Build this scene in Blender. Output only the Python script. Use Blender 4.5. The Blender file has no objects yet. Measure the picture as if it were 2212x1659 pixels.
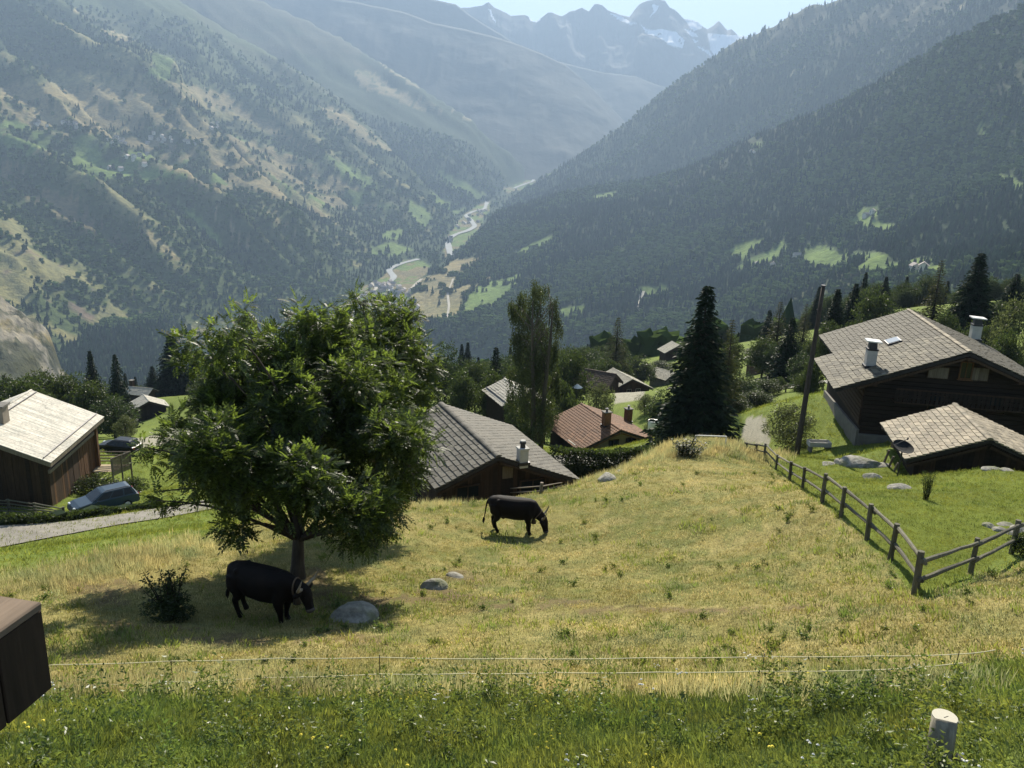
import bpy, math, random
import numpy as np
from mathutils import Vector, Matrix
R = math.radians
rng = np.random.default_rng(11)
random.seed(11)
scene = bpy.context.scene
col = scene.collection

# ------------------------------------------------------------------ camera
HFOV, PITCH, ROLL = R(63), R(16), R(2.0)
FPX = 1106 / math.tan(HFOV / 2)
_fw = np.array([0, math.cos(PITCH), -math.sin(PITCH)])
_up0 = np.array([0, math.sin(PITCH), math.cos(PITCH)])
_rt0 = np.array([1.0, 0, 0])
_rt = _rt0 * math.cos(ROLL) + _up0 * math.sin(ROLL)
_up = _up0 * math.cos(ROLL) - _rt0 * math.sin(ROLL)
cam = bpy.data.cameras.new('camera'); cam.angle = HFOV; cam.sensor_fit = 'HORIZONTAL'
cam.clip_start = 0.1; cam.clip_end = 60000
camo = bpy.data.objects.new('camera', cam); col.objects.link(camo)
camo.matrix_world = Matrix(((_rt[0], _up[0], -_fw[0], 0), (_rt[1], _up[1], -_fw[1], 0), (_rt[2], _up[2], -_fw[2], 0), (0, 0, 0, 1)))
scene.camera = camo

# ------------------------------------------------------------------ sky, sun, exposure
SUN_EL, SUN_AZ = R(34), R(6)           # azimuth measured from +Y towards +X
world = bpy.data.worlds.new('World'); scene.world = world; world.use_nodes = True
nt = world.node_tree
sky = nt.nodes.new('ShaderNodeTexSky'); sky.sky_type = 'NISHITA'; sky.sun_disc = False
sky.sun_elevation = SUN_EL; sky.sun_rotation = SUN_AZ
sky.altitude = 1400; sky.air_density = 1.0; sky.dust_density = 1.0
bgn = nt.nodes['Background']; bgn.inputs[1].default_value = 0.06
nt.links.new(sky.outputs[0], bgn.inputs[0])
sund = Vector((math.sin(SUN_AZ) * math.cos(SUN_EL), math.cos(SUN_AZ) * math.cos(SUN_EL), math.sin(SUN_EL)))
sl = bpy.data.lights.new('sun', 'SUN'); sl.energy = 5.0; sl.angle = R(0.53); sl.color = (1.0, 0.92, 0.78)
so = bpy.data.objects.new('sun', sl); col.objects.link(so); so.location = (0, 0, 60)
so.rotation_euler = (-sund).to_track_quat('-Z', 'Y').to_euler()
scene.view_settings.view_transform = 'Standard'; scene.view_settings.look = 'None'
scene.view_settings.exposure = 1.38; scene.view_settings.gamma = 1.0
scene.view_settings.use_curve_mapping = False
scene.render.engine = 'CYCLES'
scene.cycles.use_denoising = True
scene.cycles.max_bounces = 5; scene.cycles.diffuse_bounces = 2; scene.cycles.glossy_bounces = 2
scene.cycles.transmission_bounces = 3; scene.cycles.volume_bounces = 0; scene.cycles.transparent_max_bounces = 4
scene.cycles.caustics_reflective = False; scene.cycles.caustics_refractive = False

# ------------------------------------------------------------------ pixel <-> world (pixels of a 2212 x 1659 view of the photograph)
def dirs(px, py):
    u = (np.asarray(px, float) - 1106) / FPX; v = (np.asarray(py, float) - 829.5) / FPX
    return _fw + u[..., None] * _rt - v[..., None] * _up
def at(px, py, d):                      # point at depth d along the view axis
    return dirs(px, py) * np.asarray(d, float)[..., None] if np.ndim(d) else dirs(np.float64(px), np.float64(py)) * d
def at_r(px, py, r):                    # point at horizontal distance r
    D = dirs(px, py); return D * (np.asarray(r, float) / np.hypot(D[..., 0], D[..., 1]))[..., None]
def proj(P):
    P = np.asarray(P, float); z = P @ _fw; z = np.where(np.abs(z) < 1e-6, 1e-6, z)
    return 1106 + FPX * (P @ _rt) / z, 829.5 - FPX * (P @ _up) / z, z

# ------------------------------------------------------------------ noise
def _h(ix, iy, s):
    n = (ix.astype(np.int64) * 374761393 + iy.astype(np.int64) * 668265263 + s * 974634777) & 0x7fffffff
    n = ((n ^ (n >> 13)) * 1274126177) & 0x7fffffff
    return ((n ^ (n >> 16)) & 0xffffff) / float(0xffffff)
def vnoise(x, y, s=0):
    x = np.asarray(x, float); y = np.asarray(y, float)
    ix = np.floor(x); iy = np.floor(y); fx = x - ix; fy = y - iy
    fx = fx * fx * fx * (fx * (fx * 6 - 15) + 10); fy = fy * fy * fy * (fy * (fy * 6 - 15) + 10)
    a = _h(ix, iy, s); b = _h(ix + 1, iy, s); c = _h(ix, iy + 1, s); d = _h(ix + 1, iy + 1, s)
    return (a + (b - a) * fx) * (1 - fy) + (c + (d - c) * fx) * fy
def fbm(x, y, oct=4, s=0, gain=0.5, ridged=False):
    t = 0; a = 1.0; n = 0
    for i in range(oct):
        v = vnoise(x + 17.3 * i, y - 9.1 * i, s + i)
        if ridged: v = 1 - np.abs(2 * v - 1)
        t = t + a * v; n += a; a *= gain; x = x * 2.03; y = y * 2.03
    return t / n
def sstep(a, b, x):
    t = np.clip((x - a) / (b - a), 0, 1); return t * t * (3 - 2 * t)
def inpoly(px, py, poly):
    r = np.zeros(np.shape(px), bool); n = len(poly); j = n - 1
    for i in range(n):
        xi, yi = poly[i]; xj, yj = poly[j]
        if yi != yj:
            c = ((yi > py) != (yj > py)) & (px < (xj - xi) * (py - yi) / (yj - yi) + xi)
            r ^= c
        j = i
    return r

# ------------------------------------------------------------------ objects
def tag(o, label=None, cat=None, group=None, kind=None):
    if label: o['label'] = label
    if cat: o['category'] = cat
    if group: o['group'] = group
    if kind: o['kind'] = kind
    return o
def thing(name, label, cat, loc=(0, 0, 0), rotz=0.0, group=None):
    o = bpy.data.objects.new(name, None); col.objects.link(o); o.empty_display_size = 0.2
    o.location = Vector([float(v) for v in loc]); o.rotation_euler = (0, 0, rotz)
    return tag(o, label, cat, group)
def link(name, data, parent=None, kind=None, M=None):
    o = bpy.data.objects.new(name, data); col.objects.link(o)
    if parent is not None: o.parent = parent
    if M is not None: o.matrix_local = M
    if kind: o['kind'] = kind
    return o
def dup(root, loc=None, rotz=None, scale=None, label=None, group=None):
    r = root.copy(); col.objects.link(r)
    if loc is not None: r.location = Vector([float(v) for v in loc])
    if rotz is not None: r.rotation_euler = (0, 0, rotz)
    if scale is not None: r.scale = scale if hasattr(scale, '__len__') else (scale,) * 3
    if label: r['label'] = label
    if group: r['group'] = group
    for ch in list(root.children):
        c = ch.copy(); col.objects.link(c); c.parent = r
        for g in list(ch.children):
            d = g.copy(); col.objects.link(d); d.parent = c
    return r

class MB:
    """collects vertices and faces of one mesh"""
    def __init__(s): s.v = []; s.f = []; s.m = []; s.n = 0
    def add(s, v, f, mi=0):
        v = np.asarray(v, float).reshape(-1, 3); s.v.append(v)
        s.f += [tuple(int(i) + s.n for i in q) for q in f]; s.m += [mi] * len(f); s.n += len(v); return s
    def box(s, c, d, rot=None, mi=0, bev=0.0, taper=1.0):
        d = np.asarray(d, float) / 2; c = np.asarray(c, float)
        if bev <= 0:
            v = np.array([[x, y, z] for z in (-1, 1) for y in (-1, 1) for x in (-1, 1)], float)
            v[4:, :2] *= taper; v = v * d
            f = [(0, 2, 3, 1), (4, 5, 7, 6), (0, 1, 5, 4), (1, 3, 7, 5), (3, 2, 6, 7), (2, 0, 4, 6)]
        else:
            b = min(bev, d.min() * 0.9); v = []; f = []; idx = {}
            for sx in (-1, 1):
                for sy in (-1, 1):
                    for sz in (-1, 1):
                        sg = np.array([sx, sy, sz], float)
                        for a in range(3):
                            p = sg * (d - b); p[a] = sg[a] * d[a]; idx[(sx, sy, sz, a)] = len(v); v.append(p)
            v = np.array(v)
            for a in range(3):
                b1, b2 = (a + 1) % 3, (a + 2) % 3
                for sg in (-1, 1):
                    q = []
                    for s1, s2 in ((-1, -1), (1, -1), (1, 1), (-1, 1)):
                        k = [0, 0, 0]; k[a] = sg; k[b1] = s1; k[b2] = s2; q.append(idx[(*k, a)])
                    f.append(tuple(q if sg > 0 else q[::-1]))
                for s1 in (-1, 1):
                    for s2 in (-1, 1):
                        k0 = [0, 0, 0]; k1 = [0, 0, 0]; k0[a] = -1; k1[a] = 1
                        for k in (k0, k1): k[b1] = s1; k[b2] = s2
                        q = [idx[(*k0, b1)], idx[(*k1, b1)], idx[(*k1, b2)], idx[(*k0, b2)]]
                        f.append(tuple(q if s1 * s2 < 0 else q[::-1]))
            for sx in (-1, 1):
                for sy in (-1, 1):
                    for sz in (-1, 1):
                        q = [idx[(sx, sy, sz, a)] for a in range(3)]
                        f.append(tuple(q if sx * sy * sz > 0 else q[::-1]))
        if rot is not None: v = v @ np.asarray(rot, float).T
        return s.add(v + c, f, mi)
    def tube(s, pts, rad, n=8, mi=0, cap=True, jit=0.0):
        pts = np.asarray(pts, float); m = len(pts); rad = np.broadcast_to(np.asarray(rad, float), (m,))
        t = np.gradient(pts, axis=0) if m > 2 else np.repeat((pts[-1:] - pts[:1]), m, 0)
        t = t / (np.linalg.norm(t, axis=1, keepdims=True) + 1e-9)
        ref = np.array([0, 0, 1.0]) if abs(t[0][2]) < 0.9 else np.array([1.0, 0, 0])
        V = []
        for i in range(m):
            a = np.cross(t[i], ref); a /= np.linalg.norm(a) + 1e-9; b = np.cross(t[i], a); ref = np.cross(a, t[i])
            ang = np.arange(n) * 2 * np.pi / n
            rr = rad[i] * (1 + jit * (rng.random(n) - .5)) if jit else rad[i]
            V.append(pts[i] + (np.cos(ang) * rr)[:, None] * a + (np.sin(ang) * rr)[:, None] * b)
        f = [(i * n + j, i * n + (j + 1) % n, (i + 1) * n + (j + 1) % n, (i + 1) * n + j) for i in range(m - 1) for j in range(n)]
        f = [q[::-1] for q in f]
        if cap: f += [tuple(range(n)), tuple(reversed(range((m - 1) * n, m * n)))]
        return s.add(np.concatenate(V), f, mi)
    def prism(s, poly, off, mi=0):
        """closed prism: polygon (3D, planar) extruded by the vector off"""
        p = np.asarray(poly, float); n = len(p); off = np.asarray(off, float)
        nn = np.zeros(3)
        for i in range(n): nn += np.cross(p[i], p[(i + 1) % n])
        f = [tuple(range(n)), tuple(range(2 * n - 1, n - 1, -1))] + [(i, i + n, (i + 1) % n + n, (i + 1) % n) for i in range(n)]
        if nn @ off > 0: f = [q[::-1] for q in f]
        return s.add(np.concatenate([p, p + off]), f, mi)
    def mesh(s, name, mats, smooth=False):
        me = bpy.data.meshes.new(name)
        v = np.concatenate(s.v) if s.v else np.zeros((0, 3))
        me.from_pydata(v.tolist(), [], s.f)
        for m in (mats if isinstance(mats, (list, tuple)) else [mats]): me.materials.append(m)
        if any(s.m): me.polygons.foreach_set('material_index', np.array(s.m, np.int32))
        if smooth: me.polygons.foreach_set('use_smooth', np.ones(len(me.polygons), bool))
        me.update(); return me
    def obj(s, name, mats, parent=None, smooth=False, kind=None, M=None):
        return link(name, s.mesh(name, mats, smooth), parent, kind, M)

def quadmesh(name, verts, mats, per=4, smooth=False, mi=None, fattr=None):
    """verts (n*per,3): independent faces of `per` corners, fast"""
    v = np.ascontiguousarray(verts, np.float32); n = len(v) // per
    me = bpy.data.meshes.new(name)
    me.vertices.add(len(v)); me.vertices.foreach_set('co', v.ravel())
    me.loops.add(n * per); me.loops.foreach_set('vertex_index', np.arange(n * per, dtype=np.int32))
    me.polygons.add(n); me.polygons.foreach_set('loop_start', np.arange(0, n * per, per, dtype=np.int32))
    for m in (mats if isinstance(mats, (list, tuple)) else [mats]): me.materials.append(m)
    if mi is not None: me.polygons.foreach_set('material_index', np.asarray(mi, np.int32))
    me.update(calc_edges=True)
    if smooth: me.polygons.foreach_set('use_smooth', np.ones(n, bool))
    if fattr:
        for k, a in fattr.items():
            at_ = me.attributes.new(k, 'FLOAT', 'FACE'); at_.data.foreach_set('value', np.asarray(a, np.float32))
    return me
def gridmesh(name, P, mats, smooth=True):
    """P (m,n,3) -> quad grid"""
    m, n = P.shape[:2]
    me = bpy.data.meshes.new(name)
    me.vertices.add(m * n); me.vertices.foreach_set('co', P.reshape(-1).astype(np.float32))
    i = np.arange(m * n).reshape(m, n)
    q = np.stack([i[:-1, :-1], i[:-1, 1:], i[1:, 1:], i[1:, :-1]], -1).reshape(-1, 4)
    me.loops.add(q.size); me.loops.foreach_set('vertex_index', q.ravel().astype(np.int32))
    me.polygons.add(len(q)); me.polygons.foreach_set('loop_start', np.arange(0, q.size, 4, dtype=np.int32))
    me.update(calc_edges=True)
    if smooth: me.polygons.foreach_set('use_smooth', np.ones(len(q), bool))
    me.materials.append(mats)
    return me
def vcolor(me, name, rgb):
    a = me.attributes.new(name, 'FLOAT_COLOR', 'POINT')
    c = np.ones((len(me.vertices), 4), np.float32); c[:, :3] = rgb.reshape(-1, 3); a.data.foreach_set('color', c.ravel())

# ------------------------------------------------------------------ materials
class N:
    """small node-tree helper"""
    def __init__(s, name):
        s.mat = bpy.data.materials.new(name); s.mat.use_nodes = True; s.t = s.mat.node_tree; s.t.nodes.clear()
        s.out = s.t.nodes.new('ShaderNodeOutputMaterial')
    def n(s, typ, props=None, **inp):
        k = s.t.nodes.new('ShaderNode' + typ)
        for a, b in (props or {}).items(): setattr(k, a, b)
        for a, b in inp.items():
            key = int(a[1:]) if a[0] == 'i' and a[1:].isdigit() else a.replace('_', ' ')
            if isinstance(b, bpy.types.NodeSocket): s.t.links.new(b, k.inputs[key])
            else: k.inputs[key].default_value = b
        return k
    def coord(s, which='Object', scale=(1, 1, 1)):
        c = s.t.nodes.new('ShaderNodeTexCoord')
        return s.n('Mapping', None, Vector=c.outputs[which], Scale=scale).outputs[0]
    def geo(s, scale=(1, 1, 1)):
        c = s.t.nodes.new('ShaderNodeNewGeometry')
        return s.n('Mapping', None, Vector=c.outputs['Position'], Scale=scale).outputs[0]
    def noise(s, vec, scale=5, detail=4, rough=0.55, out=0):
        return s.n('TexNoise', None, Vector=vec, Scale=scale, Detail=detail, Roughness=rough).outputs[out]
    def ramp(s, fac, stops):
        k = s.t.nodes.new('ShaderNodeValToRGB'); s.t.links.new(fac, k.inputs[0]); e = k.color_ramp.elements
        while len(e) < len(stops): e.new(0.5)
        for i, (p, c) in enumerate(stops): e[i].position = p; e[i].color = (*c, 1) if len(c) == 3 else c
        return k.outputs[0]
    def mix(s, a, b, fac, mode='MIX'):
        k = s.t.nodes.new('ShaderNodeMix'); k.data_type = 'RGBA'; k.blend_type = mode
        for i, v in ((0, fac), (6, a), (7, b)):
            if isinstance(v, bpy.types.NodeSocket): s.t.links.new(v, k.inputs[i])
            else: k.inputs[i].default_value = (*v, 1) if (hasattr(v, '__len__') and len(v) == 3) else v
        return k.outputs[2]
    def math(s, op, a, b=0.0, clamp=False):
        k = s.t.nodes.new('ShaderNodeMath'); k.operation = op; k.use_clamp = clamp
        for i, v in ((0, a), (1, b)):
            if isinstance(v, bpy.types.NodeSocket): s.t.links.new(v, k.inputs[i])
            else: k.inputs[i].default_value = v
        return k.outputs[0]
    def attr(s, name, typ='GEOMETRY', out='Color'):
        k = s.t.nodes.new('ShaderNodeAttribute'); k.attribute_name = name; k.attribute_type = typ; return k.outputs[out]
    def rand(s):
        return s.t.nodes.new('ShaderNodeObjectInfo').outputs['Random']
    def bump(s, h, strength=0.4, dist=0.02):
        return s.n('Bump', None, Height=h, Strength=strength, Distance=dist).outputs[0]
    def pbr(s, color, rough=0.8, normal=None, metal=0.0, spec=0.3, **kw):
        k = s.t.nodes.new('ShaderNodeBsdfPrincipled')
        def put(key, v):
            if isinstance(v, bpy.types.NodeSocket): s.t.links.new(v, k.inputs[key])
            else: k.inputs[key].default_value = (*v, 1) if (hasattr(v, '__len__') and len(v) == 3) else v
        put('Base Color', color); put('Roughness', rough); put('Metallic', metal); put('Specular IOR Level', spec)
        for a, b in kw.items(): put(a.replace('_', ' '), b)
        if normal is not None: put('Normal', normal)
        s.t.links.new(k.outputs[0], s.out.inputs[0]); return s.mat
    def leaf(s, color, trans=None, tfac=0.4, gloss=0.06, grough=0.4):
        d = s.n('BsdfDiffuse', None, Color=color)
        t = s.n('BsdfTranslucent', None, Color=trans if trans is not None else color)
        m = s.n('MixShader', None, i0=tfac, i1=d.outputs[0], i2=t.outputs[0])
        g = s.n('BsdfGlossy', None, Color=(1, 1, 1, 1), Roughness=grough)
        m2 = s.n('MixShader', None, i0=gloss, i1=m.outputs[0], i2=g.outputs[0])
        s.t.links.new(m2.outputs[0], s.out.inputs[0]); return s.mat
def simple(name, c, rough=0.8, var=0.25, scale=8, bump=0.0, metal=0.0, spec=0.3, rnd=0.0):
    k = N(name); v = k.coord('Object'); f = k.noise(v, scale, 5)
    lo = tuple(x * (1 - var) for x in c); hi = tuple(min(1, x * (1 + var)) for x in c)
    cc = k.ramp(f, [(0.3, lo), (0.7, hi)])
    if rnd:
        r = k.math('MULTIPLY_ADD', k.rand(), 2 * rnd); k.t.nodes[-1].inputs[2].default_value = 1 - rnd
        cc = k.mix(cc, k.n('CombineColor', None, i0=r, i1=r, i2=r).outputs[0], 1.0, 'MULTIPLY')
    return k.pbr(cc, rough, k.bump(f, bump, 0.02) if bump else None, metal, spec)
# ------------------------------------------------------------------ houses: ridge end seen first (pixel, depth), yaw of the ridge, length, half widths, roof pitch
HOUSE = {   # px, py, depth, yaw, L, Wl, Wr, pitch, wall height below the lower eave
    'A': (-77.6, 934.9, 50, R(-6.3), 8.92, 4.68, 4.68, R(22.8), 3.3),
    'B': (1078, 988.8, 44, R(-23.4), 9.79, 3.43, 4.85, R(21.9), 2.3),
    'C': (1342, 930, 85, R(-22), 9.3, 4.6, 5.0, R(21), 2.3),
    'J': (2096, 763, 46, R(10.1), 12.94, 5.62, 5.62, R(21.7), 4.0),
    'K': (2139, 952, 37, R(11.5), 5.44, 3.28, 3.28, R(22), 0.9),
    'D': (1137, 853, 85, R(-22.4), 6.11, 2.55, 2.9, R(22.8), 4.0),
    'L1': (322, 867.5, 170, R(-34.7), 5.3, 3.0, 3.8, R(23.9), 2.8),
    'L2': (277, 835, 190, R(100), 6.2, 2.2, 2.2, R(27), 2.0),
    'E': (1219, 789, 150, R(120), 10.2, 3.4, 3.4, R(33), 2.2),
    'F': (1367, 820, 150, R(-20.5), 8.0, 3.1, 4.4, R(25), 2.0),
    'G': (1459, 806, 190, R(-39.7), 5.8, 3.2, 3.2, R(22), 2.0),
    'H': (1468, 746, 230, R(-16.4), 4.9, 4.2, 4.2, R(27), 2.2),
    'I': (1674, 766, 160, R(-27.8), 4.6, 3.6, 3.6, R(24), 2.4),
}
def house_frame(k):
    px, py, d, yaw, L, Wl, Wr, tp, wh = HOUSE[k]
    Np = at(px, py, d); a = np.array([math.sin(yaw), math.cos(yaw), 0]); b = np.array([math.cos(yaw), -math.sin(yaw), 0])
    eave = Np[2] - max(Wl, Wr) * math.tan(tp)
    return Np, a, b, eave, eave - wh
# ------------------------------------------------------------------ near hillside: heights from points read off the photograph
_cp = [  # pixel x, y, depth
 (0,1659,6.9),(700,1659,7.1),(1400,1659,7.1),(2212,1659,6.6),(2040,1655,7.0),
 (115,1510,10.3),(700,1500,10.6),(1400,1495,10.8),(2100,1470,10.6),
 (560,1340,17),(760,1335,17.2),(640,1250,20.3),(0,1430,13.2),(0,1250,20.5),(0,1195,24.5),(300,1160,26.5),
 (1110,1150,28.5),(940,1255,21.0),(900,1095,32.5),(1150,1068,35.5),(1300,1032,39.5),(1450,962,46),(1600,962,48),(1300,1300,18.2),(1600,1200,22.5),
 (1977,1283,16),(1922,1208,18.6),(1873,1165,20.6),(1817,1116,23.2),(1775,1086,25.8),(1733,1058,30.5),(1706,1038,35),(1676,1012,42),(1651,986,49),
 (2095,1240,18.4),(2183,1196,20.3),(2212,1300,13.6),(2212,1060,29.5),(2150,1012,35.5),(1900,1040,32),(1800,1000,41),
 (1850,990,46),(1720,985,47),(1800,875,74),(1780,840,86),
 (0,1184,36),(160,1153,38),(367,1118,41),(0,1137,38.5),(283,1109,42),(225,1105,46),(350,1060,52),(320,965,75),(400,905,150),(400,866,175),
 (1250,1052,52),(1340,1048,54),(1440,1032,56),(1300,1010,64),(1190,975,72),(1230,975,80),(1360,880,118),(1500,990,60),(1400,960,62),
]
P = [at(*c) for c in _cp]
for k in HOUSE:
    Np, a, b, e, g = house_frame(k); L = HOUSE[k][4]
    if k == 'J': P += [Np + a * L * t + b * s for t in (0.05, .9) for s in (-5, 4)]
    elif k == 'K': P += [Np + a * L * t + b * s for t in (0.1, .9) for s in (-2.5, 2.5)]
    elif k in 'AB': P += [Np + a * L * t + b * s for t in (0.1, .9) for s in (-3, 3)]
    else: P += [Np + a * L * .5]
    for q in range(len(P)):
        pass
    n = {'J': 4, 'K': 4, 'A': 4, 'B': 4}.get(k, 1)
    for q in range(1, n + 1): P[-q] = np.array([P[-q][0], P[-q][1], g])
P += [np.array(p) for p in [(-28.6,55.2,-24.6),(-27,57,-24.9),(-1.5,3.0,-4.2),(1.5,3.0,-4.2),(-4,3.5,-4.6),(4,3.5,-4.3),(60,60,-15),(75,110,-20),(85,190,-34),(-70,60,-29),(-120,120,-52),(-150,200,-78),(-60,230,-76),(0,250,-70),(60,250,-58),(130,220,-40),(30,30,-9),(28,20,-8),(-28,20,-12.5),(-40,32,-18),(12,100,-35.5),(-20,75,-27.5),(-15,120,-40),(0,150,-46),(34,75,-23),(45,100,-25)]]
P = np.array(P)
def _q(x, y):
    r = np.hypot(x, y); return np.arctan2(x, y) * 1.3, np.log(r), r
_a, _b, _r = _q(P[:, 0], P[:, 1]); _t = P[:, 2] / _r
def _k(d2): return 0.5 * d2 * np.log(d2 + 1e-12)
_n = len(P); _A = np.zeros((_n + 3, _n + 3))
_A[:_n, :_n] = _k((_a[:, None] - _a) ** 2 + (_b[:, None] - _b) ** 2) + np.eye(_n) * 4e-4
_A[:_n, _n:] = np.stack([np.ones(_n), _a, _b], 1); _A[_n:, :_n] = _A[:_n, _n:].T
_w = np.linalg.solve(_A, np.concatenate([_t, np.zeros(3)]))
def near_h(x, y):
    a, b, r = _q(np.asarray(x, float), np.asarray(y, float)); s = np.shape(a); a = a.ravel(); b = b.ravel()
    o = np.empty(len(a))
    for i in range(0, len(a), 20000):
        o[i:i + 20000] = _k((a[i:i + 20000, None] - _a) ** 2 + (b[i:i + 20000, None] - _b) ** 2) @ _w[:_n]
    return ((o + _w[_n] + _w[_n + 1] * a + _w[_n + 2] * b) * r.ravel()).reshape(s)

NTH = 600; TH = np.linspace(R(-44), R(44), NTH)
RN = 260.0
R1 = np.exp(np.linspace(math.log(2.2), math.log(RN), 290))
R2 = np.exp(np.linspace(math.log(RN), math.log(9800), 400))
T1, RR1 = np.meshgrid(TH, R1); X1 = RR1 * np.sin(T1); Y1 = RR1 * np.cos(T1)
Z1 = near_h(X1, Y1)
_rough = np.clip((RR1 - 3) / 30, 0.15, 1.0)
Z1 = Z1 + _rough * (0.30 * (fbm(X1 * .22, Y1 * .22, 3, 5) - .5) + 0.10 * (fbm(X1 * 1.1, Y1 * 1.1, 3, 9) - .5)) * np.clip((RN - RR1) / 60, 0, 1)

# ------------------------------------------------------------------ far valley: mountain masses read off the photograph as rows of (pixel x, y, distance) from foot to crest
MASS = {
 'right_front': [
  [(840,705,2350),(900,702,2250),(1000,702,2150),(1200,715,1950),(1500,715,1750),(1900,640,1300),(2212,610,1050),(2500,560,900)],
  [(850,690,2420),(900,685,2380),(950,660,2450),(1000,640,2500),(1070,630,2500),(1200,625,2400),(1500,600,2300),(1900,545,1800),(2212,520,1500),(2500,460,1300)],
  [(857,668,2500),(900,645,2570),(950,610,2740),(1000,585,2900),(1070,560,3100),(1200,520,3100),(1500,480,2900),(1900,400,2500),(2212,340,2200),(2500,260,2000)],
  [(860,655,2580),(900,618,2760),(950,578,3000),(1000,545,3400),(1073,458,4200),(1228,412,4200),(1304,400,4150),(1420,384,4000),(1475,370,3900),(1641,286,3700),(1791,230,3500),(1908,167,3300),(2041,87,3100),(2212,13,3000),(2600,-150,2800)]],
 'right_back': [
  [(1062,482,4900),(1200,425,4800),(1475,385,4700),(1800,250,4400),(2212,40,4000),(2600,-120,3700)],
  [(1062,478,5000),(1100,432,5400),(1200,367,5800),(1245,338,5850),(1300,302,6000),(1345,272,6000),(1380,241,6050),(1430,200,6050),(1500,150,6050),(1560,110,6000),(1595,85,6000),(1640,70,5950),(1700,38,5900),(1740,16,5850),(1800,0,5800),(2000,-80,5600),(2600,-250,5200)]],
 'left_front': [
  [(-300,800,1700),(-100,800,1800),(100,775,1950),(300,765,2150),(500,725,2330),(680,700,2480),(756,665,2650)],
  [(-300,600,2300),(-100,600,2400),(100,600,2500),(300,610,2550),(500,620,2600),(680,640,2680),(757,655,2720)],
  [(-300,420,3000),(-100,415,3100),(100,410,3150),(300,420,3150),(450,460,3150),(560,510,3050),(660,575,2900),(757,648,2780)],
  [(-300,280,3800),(-100,280,3850),(100,280,3850),(250,290,3850),(400,320,3800),(520,390,3550),(660,520,3150),(759,643,2840)],
  [(-300,-150,6200),(0,-60,6000),(100,-20,5800),(157,13,5700),(213,57,5500),(293,90,5250),(345,118,5100),(377,130,4950),(400,180,4700),(463,267,4350),(520,335,4050),(600,405,3700),(680,500,3300),(740,595,3000),(760,638,2900)]],
 'left_middle': [
  [(420,190,5000),(463,280,4700),(600,415,3950),(700,540,3350),(740,600,3100),(800,590,3250),(850,565,3450),(900,555,3650),(940,530,4000),(983,494,4450)],
  [(420,120,5500),(500,190,5350),(600,290,4900),(700,400,4300),(800,470,4100),(880,500,4050),(940,505,4200),(984,490,4480)],
  [(60,-160,8300),(180,-105,8000),(300,-48,7500),(420,20,7000),(500,70,6900),(640,150,6500),(737,215,6200),(800,275,5900),(854,330,5500),(910,388,5100),(970,443,4800),(986,486,4520)]],
 'left_back': [
  [(300,100,7000),(463,180,6700),(640,230,6500),(760,300,6000),(850,390,5500),(940,440,5200),(1000,460,5100),(1050,445,5500),(1100,405,6500),(1149,379,7100)],
  [(-100,-300,9000),(150,-190,8800),(300,-120,8600),(450,-45,8500),(533,-6,8400),(570,4,8400),(633,30,8300),(700,62,8200),(737,80,8100),(790,115,7900),(847,147,7600),(924,197,7300),(1020,257,7000),(1054,295,6950),(1104,330,7000),(1150,374,7150)]],
 'rock_spur': [
  [(-300,900,900),(0,880,950),(60,865,1000),(105,850,1080),(128,838,1150)],
  [(-300,720,1080),(0,760,1060),(60,770,1090),(105,790,1130),(129,812,1180)],
  [(-300,600,1200),(-60,618,1210),(0,645,1220),(40,665,1225),(75,692,1230),(105,722,1235),(122,765,1240),(130,800,1245)]],
}
def mass_rows(rows):
    out = []
    for row in rows:
        a = np.array(row, float); Q = at_r(a[:, 0], a[:, 1], a[:, 2]); th = np.arctan2(Q[:, 0], Q[:, 1]); o = np.argsort(th)
        out.append((th[o], a[o, 2], Q[o, 2]))
    return out
def mass_height(rows, th, r, fall=0.75):
    """rows from mass_rows; th (n,), r (m,) -> heights (m,n) and the fraction of the way up the face"""
    rs = np.array([np.interp(th, q[0], q[1]) for q in rows]); zs = np.array([np.interp(th, q[0], q[2]) for q in rows])
    Z = np.empty((len(r), len(th)))
    lo, hi = rows[-1][0][0], rows[-1][0][-1]
    over = np.maximum(0, th - hi) + np.maximum(0, lo - th)
    for j in range(len(th)):
        rr = np.concatenate([[rs[0, j] - 1500], rs[:, j], [rs[-1, j] + 3000]])
        zz = np.concatenate([[zs[0, j] - 1050], zs[:, j], [zs[-1, j] - 3000 * fall]])
        for i in range(1, len(rr)): rr[i] = max(rr[i], rr[i - 1] + 5)
        Z[:, j] = np.interp(r, rr, zz)
    return Z - over[None, :] * r[:, None] * 1.2
T2, RR2 = np.meshgrid(TH, R2); X2 = RR2 * np.sin(T2); Y2 = RR2 * np.cos(T2)
floor = np.interp(Y2, [0, 2000, 2500, 3300, 4500, 5600, 7000, 9000, 12000], [-545, -520, -500, -475, -425, -372, -262, -190, -130])
_zb = Z1[-1][None, :]
hill = _zb - 0.50 * (RR2 - RN) - 0.00004 * (RR2 - RN) ** 2
hill = hill + np.clip((RR2 - RN) / 300, 0, 1) * 12 * (fbm(X2 / 220, Y2 / 220, 4, 3) - .5)
Z2 = np.maximum(floor, hill); own = np.where(hill > floor, 1, 0)
MID = np.where(hill > floor, 1, 0); GUL = np.zeros_like(Z2)
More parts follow.
